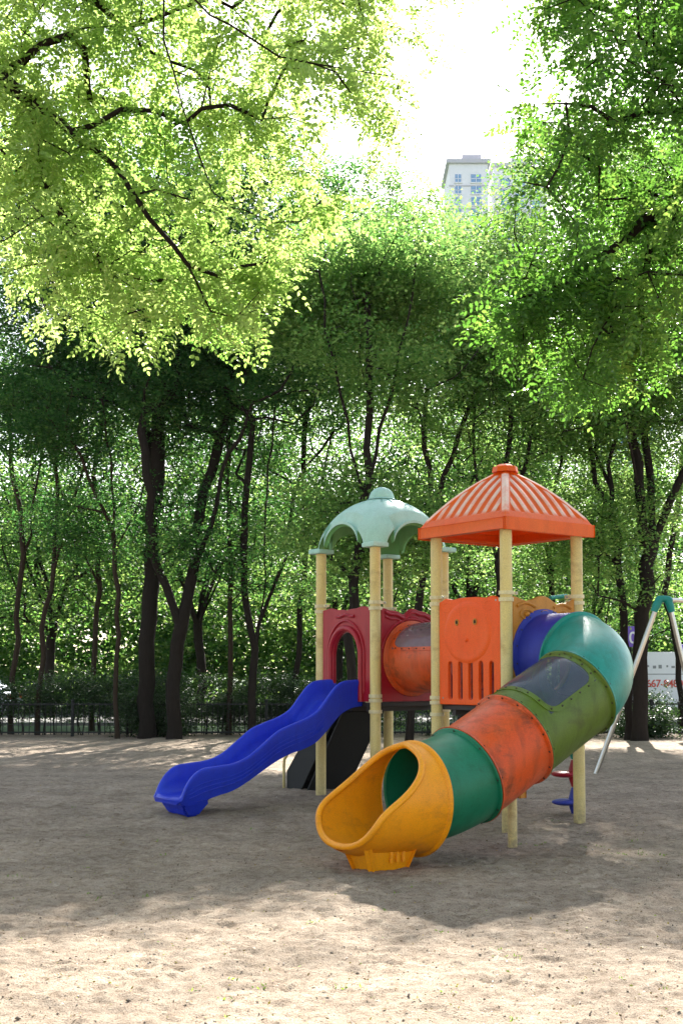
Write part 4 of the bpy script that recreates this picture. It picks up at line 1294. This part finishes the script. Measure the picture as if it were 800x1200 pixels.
for k, d in enumerate(T1):
    Y = d['Y']
    stems = []
    for j, pl in enumerate(d['stems']):
        stems.append([at(p[0], p[1], Y+random.uniform(-.35, .35)*(jj > 0)*(1 if j else .3)) for jj, p in enumerate(pl)])
    b = stems[0][0]; b = Vector((b.x, b.y, 0)); stems[0][0] = Vector((b.x, b.y, -.15))
    # fan stems out in depth as well
    for j, pl in enumerate(stems[1:]):
        dy = random.choice((-1, 1))*random.uniform(.6, 1.6)
        for jj, p in enumerate(pl): pl[jj] = p+Vector((0, dy*jj/len(pl), 0))
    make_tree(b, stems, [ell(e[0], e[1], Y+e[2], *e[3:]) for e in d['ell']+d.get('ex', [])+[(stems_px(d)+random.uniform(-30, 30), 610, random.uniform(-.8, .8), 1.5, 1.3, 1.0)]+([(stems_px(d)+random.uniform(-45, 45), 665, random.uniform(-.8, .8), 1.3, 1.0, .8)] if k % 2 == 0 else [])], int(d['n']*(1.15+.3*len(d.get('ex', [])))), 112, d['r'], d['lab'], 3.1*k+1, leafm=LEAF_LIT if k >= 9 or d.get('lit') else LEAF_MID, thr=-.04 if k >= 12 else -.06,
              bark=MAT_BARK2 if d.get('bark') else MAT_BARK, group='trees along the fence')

# second row, beyond the pavement: two prototypes shared between five trees
def proto_tree(seed, hgt, r, n_att, per, leafm, label):
    random.seed(seed)
    st0 = [(0, 0, -.1), (.1, 0, 1.5), (.0, .1, 3.0)]
    stems = [[Vector(p) for p in st0]]
    for k in range(5):
        a = 2*math.pi*k/5+random.random(); 
        stems.append([Vector((0, .1, 3.0)), Vector((math.cos(a)*.8, math.sin(a)*.8, 5.0)), Vector((math.cos(a)*1.7, math.sin(a)*1.7, hgt*.62))])
    return make_tree(Vector((0, 0, 0)), stems, [((0, 0, hgt*.66), (r, r, hgt*.34)), ((.8, .3, hgt*.4), (r*.9, r*.9, hgt*.18))], n_att, per, .2, label, seed*1.7, leafm=leafm, L=.15, W=.085, sig=(.6, .6, .3))
def copy_tree(o, parent=None):
    c = o.copy(); COL.objects.link(c); c.parent = parent
    for ch in list(o.children): copy_tree(ch, c)
    return c
protos = [proto_tree(3, 12.5, 3.4, 300, 62, LEAF_FAR, 'a'), proto_tree(8, 11.5, 3.2, 280, 62, LEAF_FAR, 'b')]
row2 = [(60, 37.5, 0, .98, 'broad sunlit tree across the road, seen past the leaning trunks at the left edge'),
        (235, 39, 1, 1.0, 'sunlit tree across the road, seen between the forked trunks and the blue slide'),
        (395, 40.5, 0, 1.0, 'pale sunlit tree across the road, seen just left of the mint dome'),
        (545, 39.5, 1, 1.06, 'sunlit tree across the road, seen in the gap between dome and pyramid roof'),
        (690, 41, 0, .86, 'sunlit tree across the road, seen to the right of the pyramid roof')]
used = set()
for px, Y, k, sc, lab in row2:
    t = protos[k] if k not in used else copy_tree(protos[k]); used.add(k)
    X = (px-400)/FPX*Y
    t.location = (X, Y, 0); t.rotation_euler = (0, 0, px*.7); t.scale = (sc, sc, sc)
    tag(t, lab, 'tree', 'trees across the road')

# far wood: bushy sunlit mass behind the road
pts_c = []
while len(pts_c) < 2300:
    X = random.uniform(-27, 27); Y = random.uniform(45.5, 53)
    top = 6.8+3.0*float(fbm(np.array(X*.22), np.array(3.3), 3))*2
    if X > 9: top = 5.2
    z = .2+(top-.2)*random.random()**1.15
    if fbm(np.array(X*.5+Y*.3), np.array(z*.6), 2) < -.16 and z > 2.2: continue
    pts_c.append((X, Y, z))
while len(pts_c) < 4600:
    X = random.uniform(-36, 36); Y = random.uniform(66, 74)
    top = 12.5+4.0*float(fbm(np.array(X*.15), np.array(8.3), 3))*2
    z = top*random.random()**.7
    if fbm(np.array(X*.3), np.array(z*.35+9), 2) < -.1: continue
    pts_c.append((X, Y, z))
wood = crown_leaves('woodland', pts_c, 60, (.75, .6, .42), .27, .17, LEAF_FAR, None, (0, 0, 0), clumpvar=.65, flat_=1.8)
tag(wood, kind='stuff')
# saplings and brush between fence and road, catching sun
pts_c = []
for k in range(170):
    X = random.uniform(-12, 13); Y = random.uniform(30.3, 32.6)
    if fbm(np.array(X*.8), np.array(7.7), 2) < -.02: continue
    pts_c.append((X, Y, random.uniform(.05, .75)))
u_ = crown_leaves('undergrowth', pts_c, 45, (.3, .3, .16), .085, .045, LEAF_FAR, None, (0, 0, 0), flat_=1.4); tag(u_, kind='stuff')

# ------------------------------------------------------------------ hedges
def hedge(x0, x1, y, z0, z1, dens, label, thick=.45, seed=1, name='hedge', cat='hedge', stems=True, thr=-.2):
    t = empty(name, ((x0+x1)/2, y, 0)); tag(t, label, cat)
    n = int((x1-x0)*dens); C = []
    while len(C) < n:
        X = random.uniform(x0, x1); Z = z0+(z1-z0)*random.random()+.05*math.sin(X*5)
        if fbm(np.array(X*1.6+seed*7), np.array(Z*2.2+seed), 2) < thr: continue
        C.append((X, y+random.gauss(0, thick*.4), Z))
    o = (t.location.x, t.location.y, 0)
    crown_leaves('foliage', C, 40, (.15, .15, .10), .062, .036, LEAF_HEDGE, t, o, flat_=.9)
    k = max(1, int((x1-x0)/.45))
    for j in range(k):
        X = x0+(x1-x0)*(j+.5)/k+random.gauss(0, .06)
        for q in range(3):
            p = Vector((X+random.gauss(0, .03), y+random.gauss(0, .03), -.05)); mb = MB()
            mb.path([p-Vector(o), p+Vector((random.gauss(0, .05), random.gauss(0, .05), .4))-Vector(o), p+Vector((random.gauss(0, .16), random.gauss(0, .12), .9))-Vector(o)], [.014, .011, .006], 5)
            mb.build('stem', MAT_BARK, t)
    return t
def hx(px, Y=28.6): return (px-400)/FPX*Y
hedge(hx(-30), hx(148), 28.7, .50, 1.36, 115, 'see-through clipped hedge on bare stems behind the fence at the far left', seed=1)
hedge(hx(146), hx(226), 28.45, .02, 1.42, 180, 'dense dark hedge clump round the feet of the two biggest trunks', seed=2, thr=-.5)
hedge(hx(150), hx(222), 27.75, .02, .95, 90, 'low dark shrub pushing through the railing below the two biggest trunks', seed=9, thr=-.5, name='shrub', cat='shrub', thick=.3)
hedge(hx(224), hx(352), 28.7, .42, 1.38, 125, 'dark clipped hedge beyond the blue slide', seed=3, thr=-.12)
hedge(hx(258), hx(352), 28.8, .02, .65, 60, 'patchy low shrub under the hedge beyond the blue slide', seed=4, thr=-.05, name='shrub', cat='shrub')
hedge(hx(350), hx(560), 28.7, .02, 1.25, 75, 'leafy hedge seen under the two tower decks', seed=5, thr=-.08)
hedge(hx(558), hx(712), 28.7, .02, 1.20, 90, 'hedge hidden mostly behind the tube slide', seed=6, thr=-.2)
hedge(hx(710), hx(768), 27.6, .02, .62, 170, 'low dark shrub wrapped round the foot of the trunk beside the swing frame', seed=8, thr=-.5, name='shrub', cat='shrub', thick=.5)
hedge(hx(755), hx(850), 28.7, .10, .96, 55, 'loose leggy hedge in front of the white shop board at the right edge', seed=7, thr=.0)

# ------------------------------------------------------------------ overhanging near trees
def inside(poly, x, y):
    c = False; j = len(poly)-1
    for i in range(len(poly)):
        xi, yi = poly[i]; xj, yj = poly[j]
        if (yi > y) != (yj > y) and x < (xj-xi)*(y-yi)/(yj-yi)+xi: c = not c
        j = i
    return c
def region_points(n, poly, Y0, Y1, seed, thr=-.5, sc=1.6, weight=None):
    xs_ = [p[0] for p in poly]; ys_ = [p[1] for p in poly]; out = []
    while len(out) < n:
        x = random.uniform(min(xs_), max(xs_)); y = random.uniform(min(ys_), max(ys_))
        if not inside(poly, x, y): continue
        if weight and random.random() > weight(x, y): continue
        p = at(x, y, random.uniform(Y0, Y1))
        if fbm(np.array(p.x*sc+seed), np.array(p.z*sc+p.y*.6), 2) < thr: continue
        out.append(tuple(p))
    return out
def pinnate(name, tips, dirs, per, mat, parent, origin, Lr=.20, leaf=(.040, .021), npairs=5, spread=.16, droop=.35, seed=0):
    C = np.array([tuple(c) for c in tips]); Dr = unit(np.array([tuple(d) for d in dirs])); m = len(C)
    idx = np.repeat(np.arange(m), per); n = len(idx)
    back = rng.random(n)[:, None]*.30
    P = C[idx]-Dr[idx]*back+rng.normal(size=(n, 3))*spread*.5
    D = unit(Dr[idx]*.5+rng.normal(size=(n, 3))*np.array([.8, .8, .45])+np.array([0, 0, -droop]))
    Nn = unit(rng.normal(size=(n, 3))*.45+np.array([0, 0, 1.0]))
    S = unit(np.cross(D, Nn)); Nn = np.cross(S, D)
    lr = rng.uniform(.7, 1.15, n)[:, None]*Lr
    sp_ = np.clip(tri_noise(C, .9, 4.0)*1.5+.5, 0, 1)
    wv = sp_[idx]*.42+rng.random(m)[idx]*.2+rng.random(n)*.2
    Ps, Ds, Ns, Ls, Ws, Vs = [], [], [], [], [], []
    for k in range(npairs):
        t = (k+.8)/(npairs+.3)
        base_ = P+D*lr*t+np.array([0, 0, -1.0])*(lr*t*t*.35)
        for sg in (-1, 1):
            d = unit(S*sg*.9+D*.45+rng.normal(size=(n, 3))*.16+np.array([0, 0, -.12]))
            Ps.append(base_); Ds.append(d); Ns.append(unit(Nn+rng.normal(size=(n, 3))*.28))
            Ls.append(rng.uniform(.8, 1.15, n)*leaf[0]*(1-.25*abs(t-.5))); Ws.append(rng.uniform(.85, 1.15, n)*leaf[1]); Vs.append(np.clip(wv+rng.random(n)*.18, 0, 1))
    base_ = P+D*lr+np.array([0, 0, -1.0])*(lr*.35)
    Ps.append(base_); Ds.append(unit(D+np.array([0, 0, -.3]))); Ns.append(Nn); Ls.append(np.full(n, leaf[0])); Ws.append(np.full(n, leaf[1])); Vs.append(wv)
    P = np.concatenate(Ps); D = np.concatenate(Ds); Nn = np.concatenate(Ns); L = np.concatenate(Ls)[:, None]; W = np.concatenate(Ws)[:, None]; var = np.concatenate(Vs)
    S = unit(np.cross(D, Nn)); Nn = np.cross(S, D)
    a = P; c = P+D*L-Nn*L*.08
    vs = [a, P+D*L*.30+S*W*.46+Nn*W*.12, P+D*L*.68+S*W*.40+Nn*W*.10, c, P+D*L*.68-S*W*.40+Nn*W*.10, P+D*L*.30-S*W*.46+Nn*W*.12]
    V = np.stack(vs, 1).reshape(-1, 3)-np.array(tuple(origin))
    i = np.arange(len(P))*6
    F = np.concatenate([np.stack([i, i+1, i+2, i+3], 1), np.stack([i, i+3, i+4, i+5], 1)])
    return mesh_np(name, V, F, mat, parent, attr=np.repeat(var, 6))
def near_tree(base, limbs, att, r_base, label, leafm, per, **kw):
    t = empty('overhanging_tree', base); tag(t, label, 'tree')
    s = Skel(); ids = s.line(limbs[0], step=.3, jit=.01); n0 = len(s.P)
    for pl in limbs[1:]:
        j = s.near(pl[0]); s.line([s.P[j]]+list(pl[1:]), start=j, step=.22, jit=.018)
    ends = s.grow(att, k_len=.13, step=.16, curl=.45, minidx=n0, sag=-.04, jit=.016, below=.12)
    s.mesh('trunk', r_base, MAT_TWIG, t, tip=.0042, expo=.56, flare=1.3, origin=base)
    tips, dirs = [], []
    for e in ends:
        p = s.par[e]; d = s.P[e]-s.P[p]
        tips.append(s.P[e]); dirs.append(d)
        q = s.par[p] if p >= 0 else -1
        if q >= 0 and random.random() < .35: tips.append(s.P[q]); dirs.append(s.P[p]-s.P[q])
    pinnate('crown', tips, dirs, per, leafm, t, base, **kw)
    return t
random.seed(21)
bl = Vector((-5.2, 8.6, 0))
fork = Vector((-4.9, 8.5, 4.6))
limbsA = [[Vector((-5.2, 8.6, -.15)), Vector((-5.1, 8.6, 2.2)), fork, Vector((-4.6, 8.3, 6.2))],
          [fork, at(-120, 60, 7.4), at(0, 90, 7.3), at(40, 120, 7.2), at(92, 150, 7.1), at(135, 195, 7.1), at(160, 230, 7.0), at(182, 258, 7.0), at(220, 310, 6.9)],
          [at(32, 112, 7.2), at(45, 150, 7.4), at(52, 200, 7.5), at(70, 250, 7.4), at(110, 290, 7.3), at(130, 340, 7.2)],
          [Vector((-4.6, 8.3, 6.2)), at(-60, -160, 7.7), at(60, -70, 7.7), at(110, 0, 7.7), at(150, 30, 7.6), at(165, 55, 7.6)],
          [at(60, -70, 7.7), at(150, -60, 7.1), at(190, 0, 6.9), at(195, 45, 6.8), at(205, 90, 6.8), at(225, 165, 6.7), at(250, 215, 6.7), at(268, 240, 6.7)],
          [at(150, -60, 7.1), at(225, -8, 6.5), at(270, 30, 6.4), at(330, 62, 6.4), at(400, 80, 6.3)],
          [at(-60, -160, 7.7), at(100, -190, 7.3), at(260, -130, 6.9), at(420, -90, 6.5), at(500, -40, 6.4)]]
polyA = [(-260, -220), (560, -220), (545, 5), (520, 50), (508, 90), (500, 140), (470, 178), (440, 165), (405, 120), (384, 112), (372, 160), (362, 215), (405, 245), (350, 290), (345, 345), (310, 335), (305, 400), (285, 412), (235, 395), (150, 405), (95, 392), (60, 385), (20, 330), (-40, 320), (-260, 300)]
polyA2 = [(-60, -60), (360, -60), (375, 120), (345, 200), (385, 240), (335, 285), (330, 335), (300, 330), (290, 400), (230, 388), (150, 398), (95, 380), (40, 330), (-60, 300)]
def wA(x, y):
    if x > 360: return .95
    if 250 < x <= 345 and y < 110: return .4
    return 1
attA = region_points(450, polyA, 6.7, 9.0, 3.0, thr=-.13, sc=1.5, weight=wA)+region_points(110, polyA2, 7.0, 9.0, 5.0, thr=-.1, sc=2.0)
near_tree(bl, limbsA, attA, .095, 'yellow-green tree overhanging the upper left with backlit leaves and fine dark twigs', LEAF_NEAR, 13, Lr=.16, leaf=(.038, .023), spread=.15)
random.seed(22)
br = Vector((5.6, 9.0, 0)); fork = Vector((5.3, 8.8, 4.2))
limbsB = [[Vector((5.6, 9.0, -.15)), Vector((5.5, 8.95, 2.2)), fork, Vector((4.9, 8.4, 6.6))],
          [fork, at(950, 180, 8.2), at(870, 190, 8.0), at(800, 222, 7.8), at(762, 255, 7.8), at(738, 272, 7.7), at(700, 300, 7.7), at(655, 335, 7.6), at(610, 372, 7.6)],
          [at(950, 180, 8.2), at(860, 90, 7.6), at(800, 70, 7.4), at(740, 50, 7.3), at(690, 70, 7.2), at(650, 110, 7.2)],
          [at(860, 90, 7.6), at(800, 130, 7.3), at(740, 135, 7.3), at(690, 160, 7.2), at(640, 190, 7.2)],
          [Vector((4.9, 8.4, 6.6)), at(900, -150, 8.0), at(800, -80, 7.8), at(700, -30, 7.7), at(640, 10, 7.6)],
          [at(762, 255, 7.8), at(760, 320, 8.0), at(745, 380, 8.0), at(700, 420, 8.1), at(650, 440, 8.2)]]
polyB = [(1050, -220), (600, -220), (618, 0), (640, 40), (608, 110), (612, 150), (596, 190), (604, 240), (640, 262), (612, 300), (600, 322), (640, 345), (700, 345), (760, 330), (820, 330), (1050, 330)]
polyB2 = [(590, 320), (700, 320), (830, 320), (900, 330), (860, 430), (800, 470), (740, 440), (700, 470), (650, 452), (612, 430), (570, 400), (556, 375)]
attB = region_points(470, polyB, 6.6, 9.4, 8.0, thr=-.15, sc=1.5)+region_points(80, polyB2, 6.9, 9.2, 9.0, thr=-.02, sc=1.8)
near_tree(br, limbsB, attB, .105, 'mid-green tree overhanging the upper right on a curving bough', LEAF_NEAR2, 12, Lr=.19, leaf=(.044, .024), spread=.16, npairs=5)

# ------------------------------------------------------------------ shop boards beyond the road
MW = flat('white_board', (.74, .74, .80), .5, .06, 2, 0)
MP = flat('purple_banner', (.16, .08, .50), .5, .1, 2, 0)
MR_ = flat('red_lettering', (.55, .06, .04), .5, .05, 2, 0)
MGY = flat('grey_lettering', (.22, .23, .26), .5, .05, 2, 0)
def text_obj(body, size, loc, mat, parent, name='lettering', depth=.006, font_scale=1.0):
    cu = bpy.data.curves.new(name, 'FONT'); cu.body = body; cu.size = size; cu.extrude = depth; cu.align_x = 'LEFT'
    cu.offset = size*.012; cu.space_character = font_scale
    ob = bpy.data.objects.new(name, cu); COL.objects.link(ob); bpy.context.view_layer.update()
    me = bpy.data.meshes.new_from_object(ob.evaluated_get(bpy.context.evaluated_depsgraph_get()))
    bpy.data.objects.remove(ob); bpy.data.curves.remove(cu)
    me.transform(Matrix.Translation(Vector(loc)) @ Matrix.Rotation(R(90), 4, 'X'))
    me.materials.clear(); return link(name, me, mat, parent)
SY = 35.6
p0 = at(752, 829, SY); p1 = at(830, 764, SY)
sb = empty('sign_board', (p0.x, SY, 0)); tag(sb, 'white board with a red phone number behind the hedge at the right edge', 'sign')
mb = MB(); wdt = p1.x-p0.x; hgt = p1.z-p0.z
mb.box((wdt/2, 0, p0.z+hgt/2), (wdt, .05, hgt), bevel=.01); mb.build('board', MW, sb)
for xx in (.15, wdt-.15):
    mb = MB(); mb.box((xx, .06, (p0.z+hgt)/2), (.07, .07, p0.z+hgt), bevel=.005); mb.build('board_post', M['iron'], sb)
zn = at(757, 805, SY).z; xn = at(757, 805, SY).x-p0.x
text_obj('667-8480', .31, (xn-.02, -.034, zn), MR_, sb, font_scale=.92)
mb = MB(); zl = at(757, 790, SY).z
mb.box((wdt/2+.05, -.030, zl+.0), (wdt-.2, .006, .022)); 
for q in range(9):
    mb.box((.18+q*.19+random.uniform(-.02, .02), -.030, zl+.22+random.uniform(-.02, .02)), (random.uniform(.05, .12), .006, random.uniform(.05, .11)))
mb.build('board_markings', MGY, sb)
for (xa, xb, ya, yb, lab) in ((731, 747, 734, 758, 'small purple sign with a pale rounded character between the twin trunks'), (795, 812, 755, 770, 'small plain purple sign right of the swing leg at the edge')):
    q0 = at(xa, yb, SY+.6); q1 = at(xb, ya, SY+.6)
    pb_ = empty('purple_sign', (q0.x, SY+.6, 0)); tag(pb_, lab, 'sign')
    mb = MB(); mb.box(((q1.x-q0.x)/2, 0, (q0.z+q1.z)/2), (q1.x-q0.x, .05, q1.z-q0.z), bevel=.01); mb.build('sign_plate', MP, pb_)
    mb = MB(); mb.cyl(((q1.x-q0.x)/2, .06, 0), ((q1.x-q0.x)/2, .06, q1.z-.05), .03, seg=10); mb.build('sign_pole', M['iron'], pb_)
    if ya == 734: text_obj('0', .50, (.13, -.034, at(738, 753, SY+.6).z-.02), MW, pb_)

# ------------------------------------------------------------------ parked cars
MCAR = [metal('white_car_paint', (.72, .73, .75), .3, .1, 2), metal('silver_car_paint', (.45, .50, .60), .3, .5, 2)]
MGL = metal('car_glass', (.03, .035, .04), .08, .2, 2)
MTY = flat('tyre', (.02, .02, .02), .8)
MLP = flat('lamp_lens', (.6, .08, .05), .2)
def car(loc, paint, label, rz=0):
    c = empty('parked_car', loc, rz); tag(c, label, 'car', 'cars parked beyond the fence')
    low = [(-2.1, .35), (-2.12, .62), (-2.0, .82), (-1.75, .90), (-1.15, .96), (1.05, .94), (1.85, .82), (2.12, .66), (2.15, .38), (1.9, .24), (-1.95, .24)]
    top_ = [(-1.75, .90), (-1.25, 1.38), (-.9, 1.46), (.25, 1.46), (.55, 1.38), (1.15, .93)]
    def loft(pr, wd, mat, name, inset=0, bev=.05):
        mb = MB(); bm = mb.bm
        zs = max(z for _, z in pr)
        def wz(z): return wd-inset*max(0, (z-.9))
        A = [bm.verts.new((x, -wz(z), z)) for x, z in pr]; B = [bm.verts.new((x, wz(z), z)) for x, z in pr]
        bm.faces.new(A); bm.faces.new(B[::-1])
        for k in range(len(pr)): bm.faces.new((A[k], B[k], B[(k+1) % len(pr)], A[(k+1) % len(pr)]))
        if bev: bmesh.ops.bevel(bm, geom=bm.edges[:], offset=bev, segments=3, affect='EDGES')
        return mb.build(name, mat, c, angle=50)
    body = loft(low, .86, paint, 'body')
    cab = loft(top_, .80, paint, 'cabin', .28)
    mb = MB()
    for sg in (-1, 1):
        for pr in ([(-1.35, .98), (-1.15, 1.30), (-.45, 1.36), (-.45, .98)], [(-.38, .98), (-.38, 1.36), (.28, 1.36), (.85, .98)]):
            vs = [mb.bm.verts.new((x, sg*(.806-.28*(z-.9)), z)) for x, z in pr]; vs2 = [mb.bm.verts.new((x, sg*(.790-.28*(z-.9)), z)) for x, z in pr]
            mb.bm.faces.new(vs); mb.bm.faces.new(vs2[::-1])
            for k in range(4): mb.bm.faces.new((vs[k], vs2[k], vs2[(k+1) % 4], vs[(k+1) % 4]))
    mb.build('side_window', MGL, cab, smooth=False)
    for x in (-1.3, 1.3):
        for sg in (-1, 1):
            mb = MB(); mb.cyl((x, sg*.70, .31), (x, sg*.885, .31), .31, seg=24); w = mb.build('wheel', MTY, c)
            mb = MB(); mb.cyl((x, sg*.87, .31), (x, sg*.895, .31), .19, seg=20); mb.build('rim', M['steel'], w)
    for sg in (-1, 1):
        mb = MB(); mb.box((2.08, sg*.6, .66), (.12, .32, .12), bevel=.03); mb.build('headlight', MW, c)
        mb = MB(); mb.box((-2.06, sg*.62, .72), (.1, .28, .14), bevel=.03); mb.build('tail_light', MLP, c)
    return c
car((-12.3, 37.6, .02), MCAR[1], 'pale blue-grey car glimpsed through the railing at the left edge', 3.14)
car((9.6, 39.2, .02), MCAR[0], 'white car glimpsed through the hedge under the phone number board')

# ------------------------------------------------------------------ apartment towers
MWALL = flat('hazed_render', (.80, .80, .84), .8, .04, .2, 0)  # near-white walls: distance haze put into the colour
MWIN = metal('window_glass', (.20, .36, .55), .15, .3, 1)
MROOF = flat('hazed_roof', (.50, .49, .54), .7, .08, .3, 0)  # roof tone paled, haze put into the colour here too
def apt(name, label, Yb, px0, px1, pytop, bays, floors, pitch_px, depth=14, slanted=True):
    a = at(px0, pytop, Yb); b = at(px1, pytop, Yb)
    e = empty(name, (a.x, Yb, 0)); tag(e, label, 'building')
    W = b.x-a.x; Ht = a.z; k = Yb/FPX
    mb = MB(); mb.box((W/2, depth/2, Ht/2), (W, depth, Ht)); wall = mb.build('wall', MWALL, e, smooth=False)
    mb = MB()
    mb.box((W/2, depth/2, Ht+.5), (W+1.4, depth+1.4, 1.0), bevel=.1)
    mb.box((W*.62, depth/2, Ht+2.0), (W*.5, depth*.6, 3.0), bevel=.1)
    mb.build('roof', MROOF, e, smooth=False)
    for (bx, bw) in bays:
        for f in range(floors):
            z = Ht-(f*pitch_px+18)*k
            x = (bx-px0)*k+bw*k/2
            mb = MB(); mb.box((x, -.06, z), (bw*k, .14, 1.9)); w = mb.build('window', MWIN, e, smooth=False)
            mb = MB(); mb.box((x, -.11, z), (.12, .12, 1.9)); mb.box((x, -.11, z-.1), (bw*k, .12, .12)); mb.box((x, -.16, z-1.08), (bw*k+.5, .3, .22)); mb.build('sill', MWALL, w, smooth=False)
    mb = MB()
    for f in range(0, floors, 2): mb.box((W/2, -.05, Ht-(f*pitch_px+27)*k), (W+.2, .2, .25))
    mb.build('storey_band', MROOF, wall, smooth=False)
    return e
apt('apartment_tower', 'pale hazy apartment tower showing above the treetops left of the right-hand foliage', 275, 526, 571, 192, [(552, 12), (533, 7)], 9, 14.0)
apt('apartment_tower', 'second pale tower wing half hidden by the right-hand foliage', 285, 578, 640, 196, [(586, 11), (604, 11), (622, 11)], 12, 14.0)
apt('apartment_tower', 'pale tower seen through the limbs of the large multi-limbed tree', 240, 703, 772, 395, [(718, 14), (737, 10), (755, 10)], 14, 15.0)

# ------------------------------------------------------------------ haze
mb = MB(); mb.box((20, 150, 75.5), (640, 420, 153))
hm, hnt, hout = newmat('haze_air'); pv = hnt.nodes.new('ShaderNodeVolumePrincipled')
pv.inputs['Color'].default_value = (.95, .95, 1.0, 1); pv.inputs['Density'].default_value = HAZE; pv.inputs['Anisotropy'].default_value = 0
hnt.links.new(pv.outputs[0], hout.inputs['Volume'])
tag(mb.build('haze', hm, smooth=False), kind='stuff')
# ------------------------------------------------------------------ light, sky, camera
w = bpy.data.worlds.new('World'); scene.world = w; w.use_nodes = True
nt = w.node_tree; nt.nodes.clear()
o = nt.nodes.new('ShaderNodeOutputWorld'); bg = nt.nodes.new('ShaderNodeBackground'); sky = nt.nodes.new('ShaderNodeTexSky')
sky.sky_type = 'NISHITA'; sky.sun_disc = False; sky.sun_elevation = SUN_EL; sky.sun_rotation = SUN_AZ
sky.air_density = 1.2; sky.dust_density = 1.2; sky.ozone_density = 1.0
bg.inputs[1].default_value = .076
hs = nt.nodes.new('ShaderNodeHueSaturation'); hs.inputs['Saturation'].default_value = .62
nt.links.new(sky.outputs[0], hs.inputs['Color']); nt.links.new(hs.outputs[0], bg.inputs[0]); nt.links.new(bg.outputs[0], o.inputs[0])
sl = bpy.data.lights.new('sun', 'SUN'); sl.energy = 5.0; sl.angle = R(.55); sl.color = (1.0, .955, .885)
so = bpy.data.objects.new('sun', sl); COL.objects.link(so)
sd = Vector((math.sin(SUN_AZ)*math.cos(SUN_EL), math.cos(SUN_AZ)*math.cos(SUN_EL), math.sin(SUN_EL)))
so.rotation_euler = sd.to_track_quat('Z', 'Y').to_euler(); so.location = sd*50

cam = bpy.data.cameras.new('camera'); co_ = bpy.data.objects.new('camera', cam); COL.objects.link(co_)
cam.sensor_fit = 'VERTICAL'; cam.sensor_height = 36.0; cam.lens = FPX/1200*36.0
cam.shift_y = -(600-PPY)/1200.0
cam.clip_end = 3000; cam.clip_start = .05
co_.location = (0, 0, H); co_.rotation_euler = (R(90)+TILT, 0, 0)
scene.camera = co_
scene.view_settings.view_transform = 'Standard'; scene.view_settings.look = 'None'
scene.view_settings.exposure = 2.15; scene.view_settings.gamma = 1
cy = scene.cycles
cy.max_bounces = 6; cy.diffuse_bounces = 3; cy.glossy_bounces = 3; cy.transmission_bounces = 6; cy.transparent_max_bounces = 8
cy.use_denoising = True; cy.volume_bounces = 0; cy.volume_max_steps = 64
cy.sample_clamp_indirect = 6
